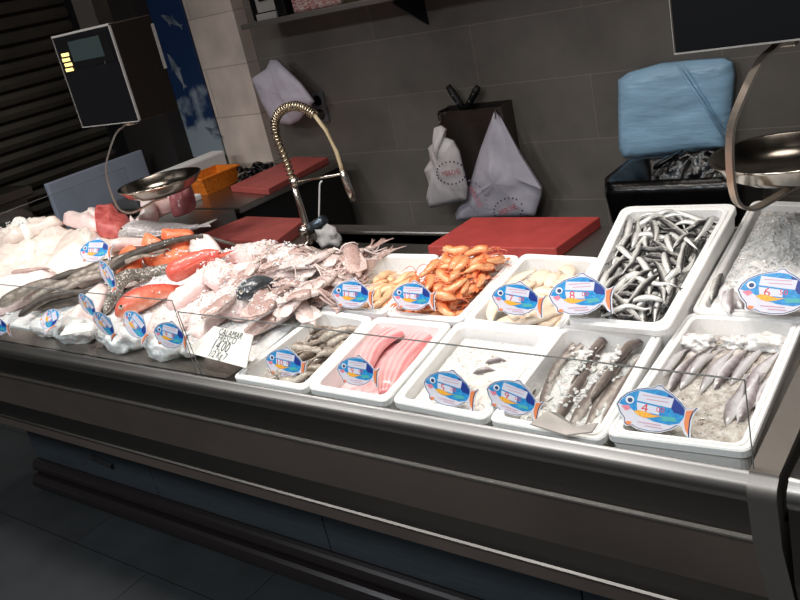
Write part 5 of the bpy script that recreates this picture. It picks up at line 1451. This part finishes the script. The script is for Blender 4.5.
# ------------------------------------------------------------------ fish shaped price cards
OUT = [(-.5, .02), (-.46, .11), (-.38, .2), (-.25, .275), (-.12, .315), (-.04, .33), (.0, .37), (.05, .375), (.1, .33), (.2, .27), (.3, .185), (.38, .1), (.44, .1), (.52, .14), (.47, .05), (.45, -.05), (.45, -.16), (.46, -.3), (.41, -.26), (.36, -.16), (.30, -.15), (.22, -.22), (.1, -.28), (-.05, -.30), (-.2, -.285), (-.27, -.25), (-.33, -.27), (-.37, -.24), (-.38, -.17), (-.45, -.09)]
def sc_(pts, k, dx=0, dy=0): return [(dx + x * k, dy + y * k) for x, y in pts]
def flat(pts, y, m, name, par): return MB().poly([(x, y, z) for x, z in pts][::1], .0008, (0, -1, 0)).build(name, m, par)
M['t_print'] = mat('small_print', (206, 150, 168), .5)
def make_card():
    o = empty('price_card', (0, 0, 0))
    MB().poly([(x, .004, z) for x, z in sc_(OUT, 1.035, -.001, -.001)], .012, (0, -1, 0)).build('card', M['t_white'], o)
    flat(OUT, -.0085, M['t_line'], 'outline_print', o)
    flat(sc_(OUT, .965, -.001), -.0095, M['t_belly'], 'belly_print', o)
    flat([(-.47, .03), (-.44, .1), (-.36, .19), (-.24, .26), (-.11, .295), (0, .31), (.1, .3), (.2, .245), (.3, .165), (.37, .085), (.37, -.02), (.32, -.12), (.2, -.165), (.0, -.15), (-.15, -.1), (-.27, -.04), (-.33, .0), (-.4, .01)], -.0105, M['t_blue'], 'blue_print', o)
    flat([(.14, .265), (.2, .24), (.3, .16), (.365, .085), (.36, .0), (.24, .02), (.16, .12)], -.0115, M['t_navy'], 'navy_print', o)
    flat([(.385, .07), (.44, .085), (.48, .105), (.45, .04), (.435, -.05), (.435, -.16), (.44, -.25), (.4, -.19), (.375, -.1)], -.0115, M['t_orange'], 'tail_print', o)
    flat([(-.33, -.2), (-.27, -.21), (-.29, -.25), (-.33, -.255), (-.36, -.225)], -.0115, M['t_orange'], 'fin_print', o)
    flat([(-.22, .25), (.22, .215), (.2, .075), (-.24, .11)], -.0125, M['t_stick'], 'sticker', o)
    flat([(-.24, .085), (.06, .06), (.06, -.045), (-.22, -.03)], -.0125, M['t_stick'], 'price_field', o)
    flat([(-.27, -.05), (-.2, -.02), (-.1, -.035), (0, -.06), (.1, -.055), (-.02, -.1), (-.12, -.12), (-.2, -.1)], -.0130, M['t_yel'], 'splash_print', o)
    flat([(.08, -.06), (.26, -.04), (.28, -.1), (.12, -.125)], -.0130, M['t_green'], 'green_print', o)
    flat([(-.44, -.0), (-.34, .03), (-.31, -.02), (-.37, -.06)], -.0125, M['t_pink'], 'mouth_print', o)
    for zz, a_, b_ in ((.2, -.18, .15), (.15, -.12, .16), (-.19, -.2, .1), (-.23, -.1, .12)): MB().box((a_, -.0142, zz - .006), (b_, -.0132, zz + .006)).build('printed_line', M['t_print'], o)
    e = MB().lathe([(.058, -.0105), (.056, -.0135), (.0001, -.0136)], (-.335, 0, .105), 18, 'y').build('eye_print', M['t_white'], o)
    MB().lathe([(.034, -.0136), (.033, -.0146), (.0001, -.0148)], (-.33, 0, .102), 14, 'y').build('pupil_print', M['t_line'], e)
    return o
proto = make_card(); used = [False]
def card(px, py, y, wid, price, label, yaw=0.0, tilt=.45, roll=0.0, sub='00', up=None):
    global proto
    if not used[0]: o = proto; used[0] = True
    else:
        o = proto.copy(); COL.objects.link(o)
        for ch in list(proto.children):
            if ch.name.startswith('price_number'): continue
            d = ch.copy(); COL.objects.link(d); d.parent = o
            for g in ch.children: e = g.copy(); COL.objects.link(e); e.parent = d
    p = on_y(px, py, y) if up is None else on_slope(px, py, BZ0 + up, BZS)
    o.matrix_world = Matrix.Translation(p) @ Matrix.Rotation(yaw, 4, 'Z') @ Matrix.Rotation(-tilt, 4, 'X') @ Matrix.Rotation(-roll, 4, 'Y') @ Matrix.Diagonal((wid, wid, wid * .86, 1))
    tag(o, label, 'price card', 'fish shaped price cards')
    if price:
        for s_, u, v, sz in ((price, -.13 if len(price) < 2 else -.15, .012, .19), (sub, .07, .025, .11)):
            t = link('price_number', text_mesh(s_), M['t_red'], o); t.location = (u, -.0135, v); t.rotation_euler = (PI / 2, 0, 0); t.scale = (sz, sz, sz)
    return o
card(286, 364, 1.245, .128, '10', 'fish shaped price card in the raw grey prawn box', .1, .35, -.05)
card(358, 372, 1.245, .118, '9', 'fish shaped price card in front of the pink fillets', .05, .35, 0)
card(450, 390, 1.235, .132, '5', 'fish shaped price card at the front of the plain ice box', 0, .35, -.08)
card(514, 399, 1.235, .122, '9', 'fish shaped price card at the left front of the long fish box', .05, .35, -.2)
card(655, 411, 1.25, .142, '4', 'fish shaped price card reading 4 on the brownish ice', 0, .55, -.02)
card(353, 295, 1.51, .132, '12', 'fish shaped price card in the peach strip box', .1, .3, 0)
card(414, 297, 1.52, .125, '12', 'fish shaped price card in front of the orange prawns', .1, .3, 0)
card(518, 300, 1.52, .132, '7', 'fish shaped price card reading 7 by the cream squid', .05, .3, -.06)
card(581, 296, 1.52, .150, '8', 'fish shaped price card reading 8 before the anchovies', 0, .45, .1)
card(778, 294, 1.62, .155, '6', 'fish shaped price card reading 6 on the ice under the scale', -.05, .5, 0, '50')
card(96, 251, 0, .15, '10', 'pale round looking price card on the cream ray wings', .25, .6, 0, up=.10)
card(108, 276, 0, .11, '9', 'narrow greyish price card standing between the dark hakes', -.0, .15, -1.0, up=.11)
card(88, 306, 0, .09, '8', 'blue price card beside the slim speckled fish', .15, .2, -.85, up=.11)
card(105, 325, 0, .095, '9', 'blue price card between the folded paper and the red fish', .2, .2, -.8, up=.10)
card(136, 326, 0, .115, '6', 'blue price card leaning on the ice below the red fish', .15, .5, -.6, up=.09)
card(171, 336, 0, .125, '9', 'blue price card left of the handwritten sign', .1, .3, -.12, up=.09)
card(50, 320, 0, .12, '8', 'flat lying blue price card on the far left ice lump', .0, 1.15, -.5, up=.09)
card(-3, 326, 0, .12, '7', 'blue price card cut by the left edge of the picture', .2, .1, -.1, up=.07)
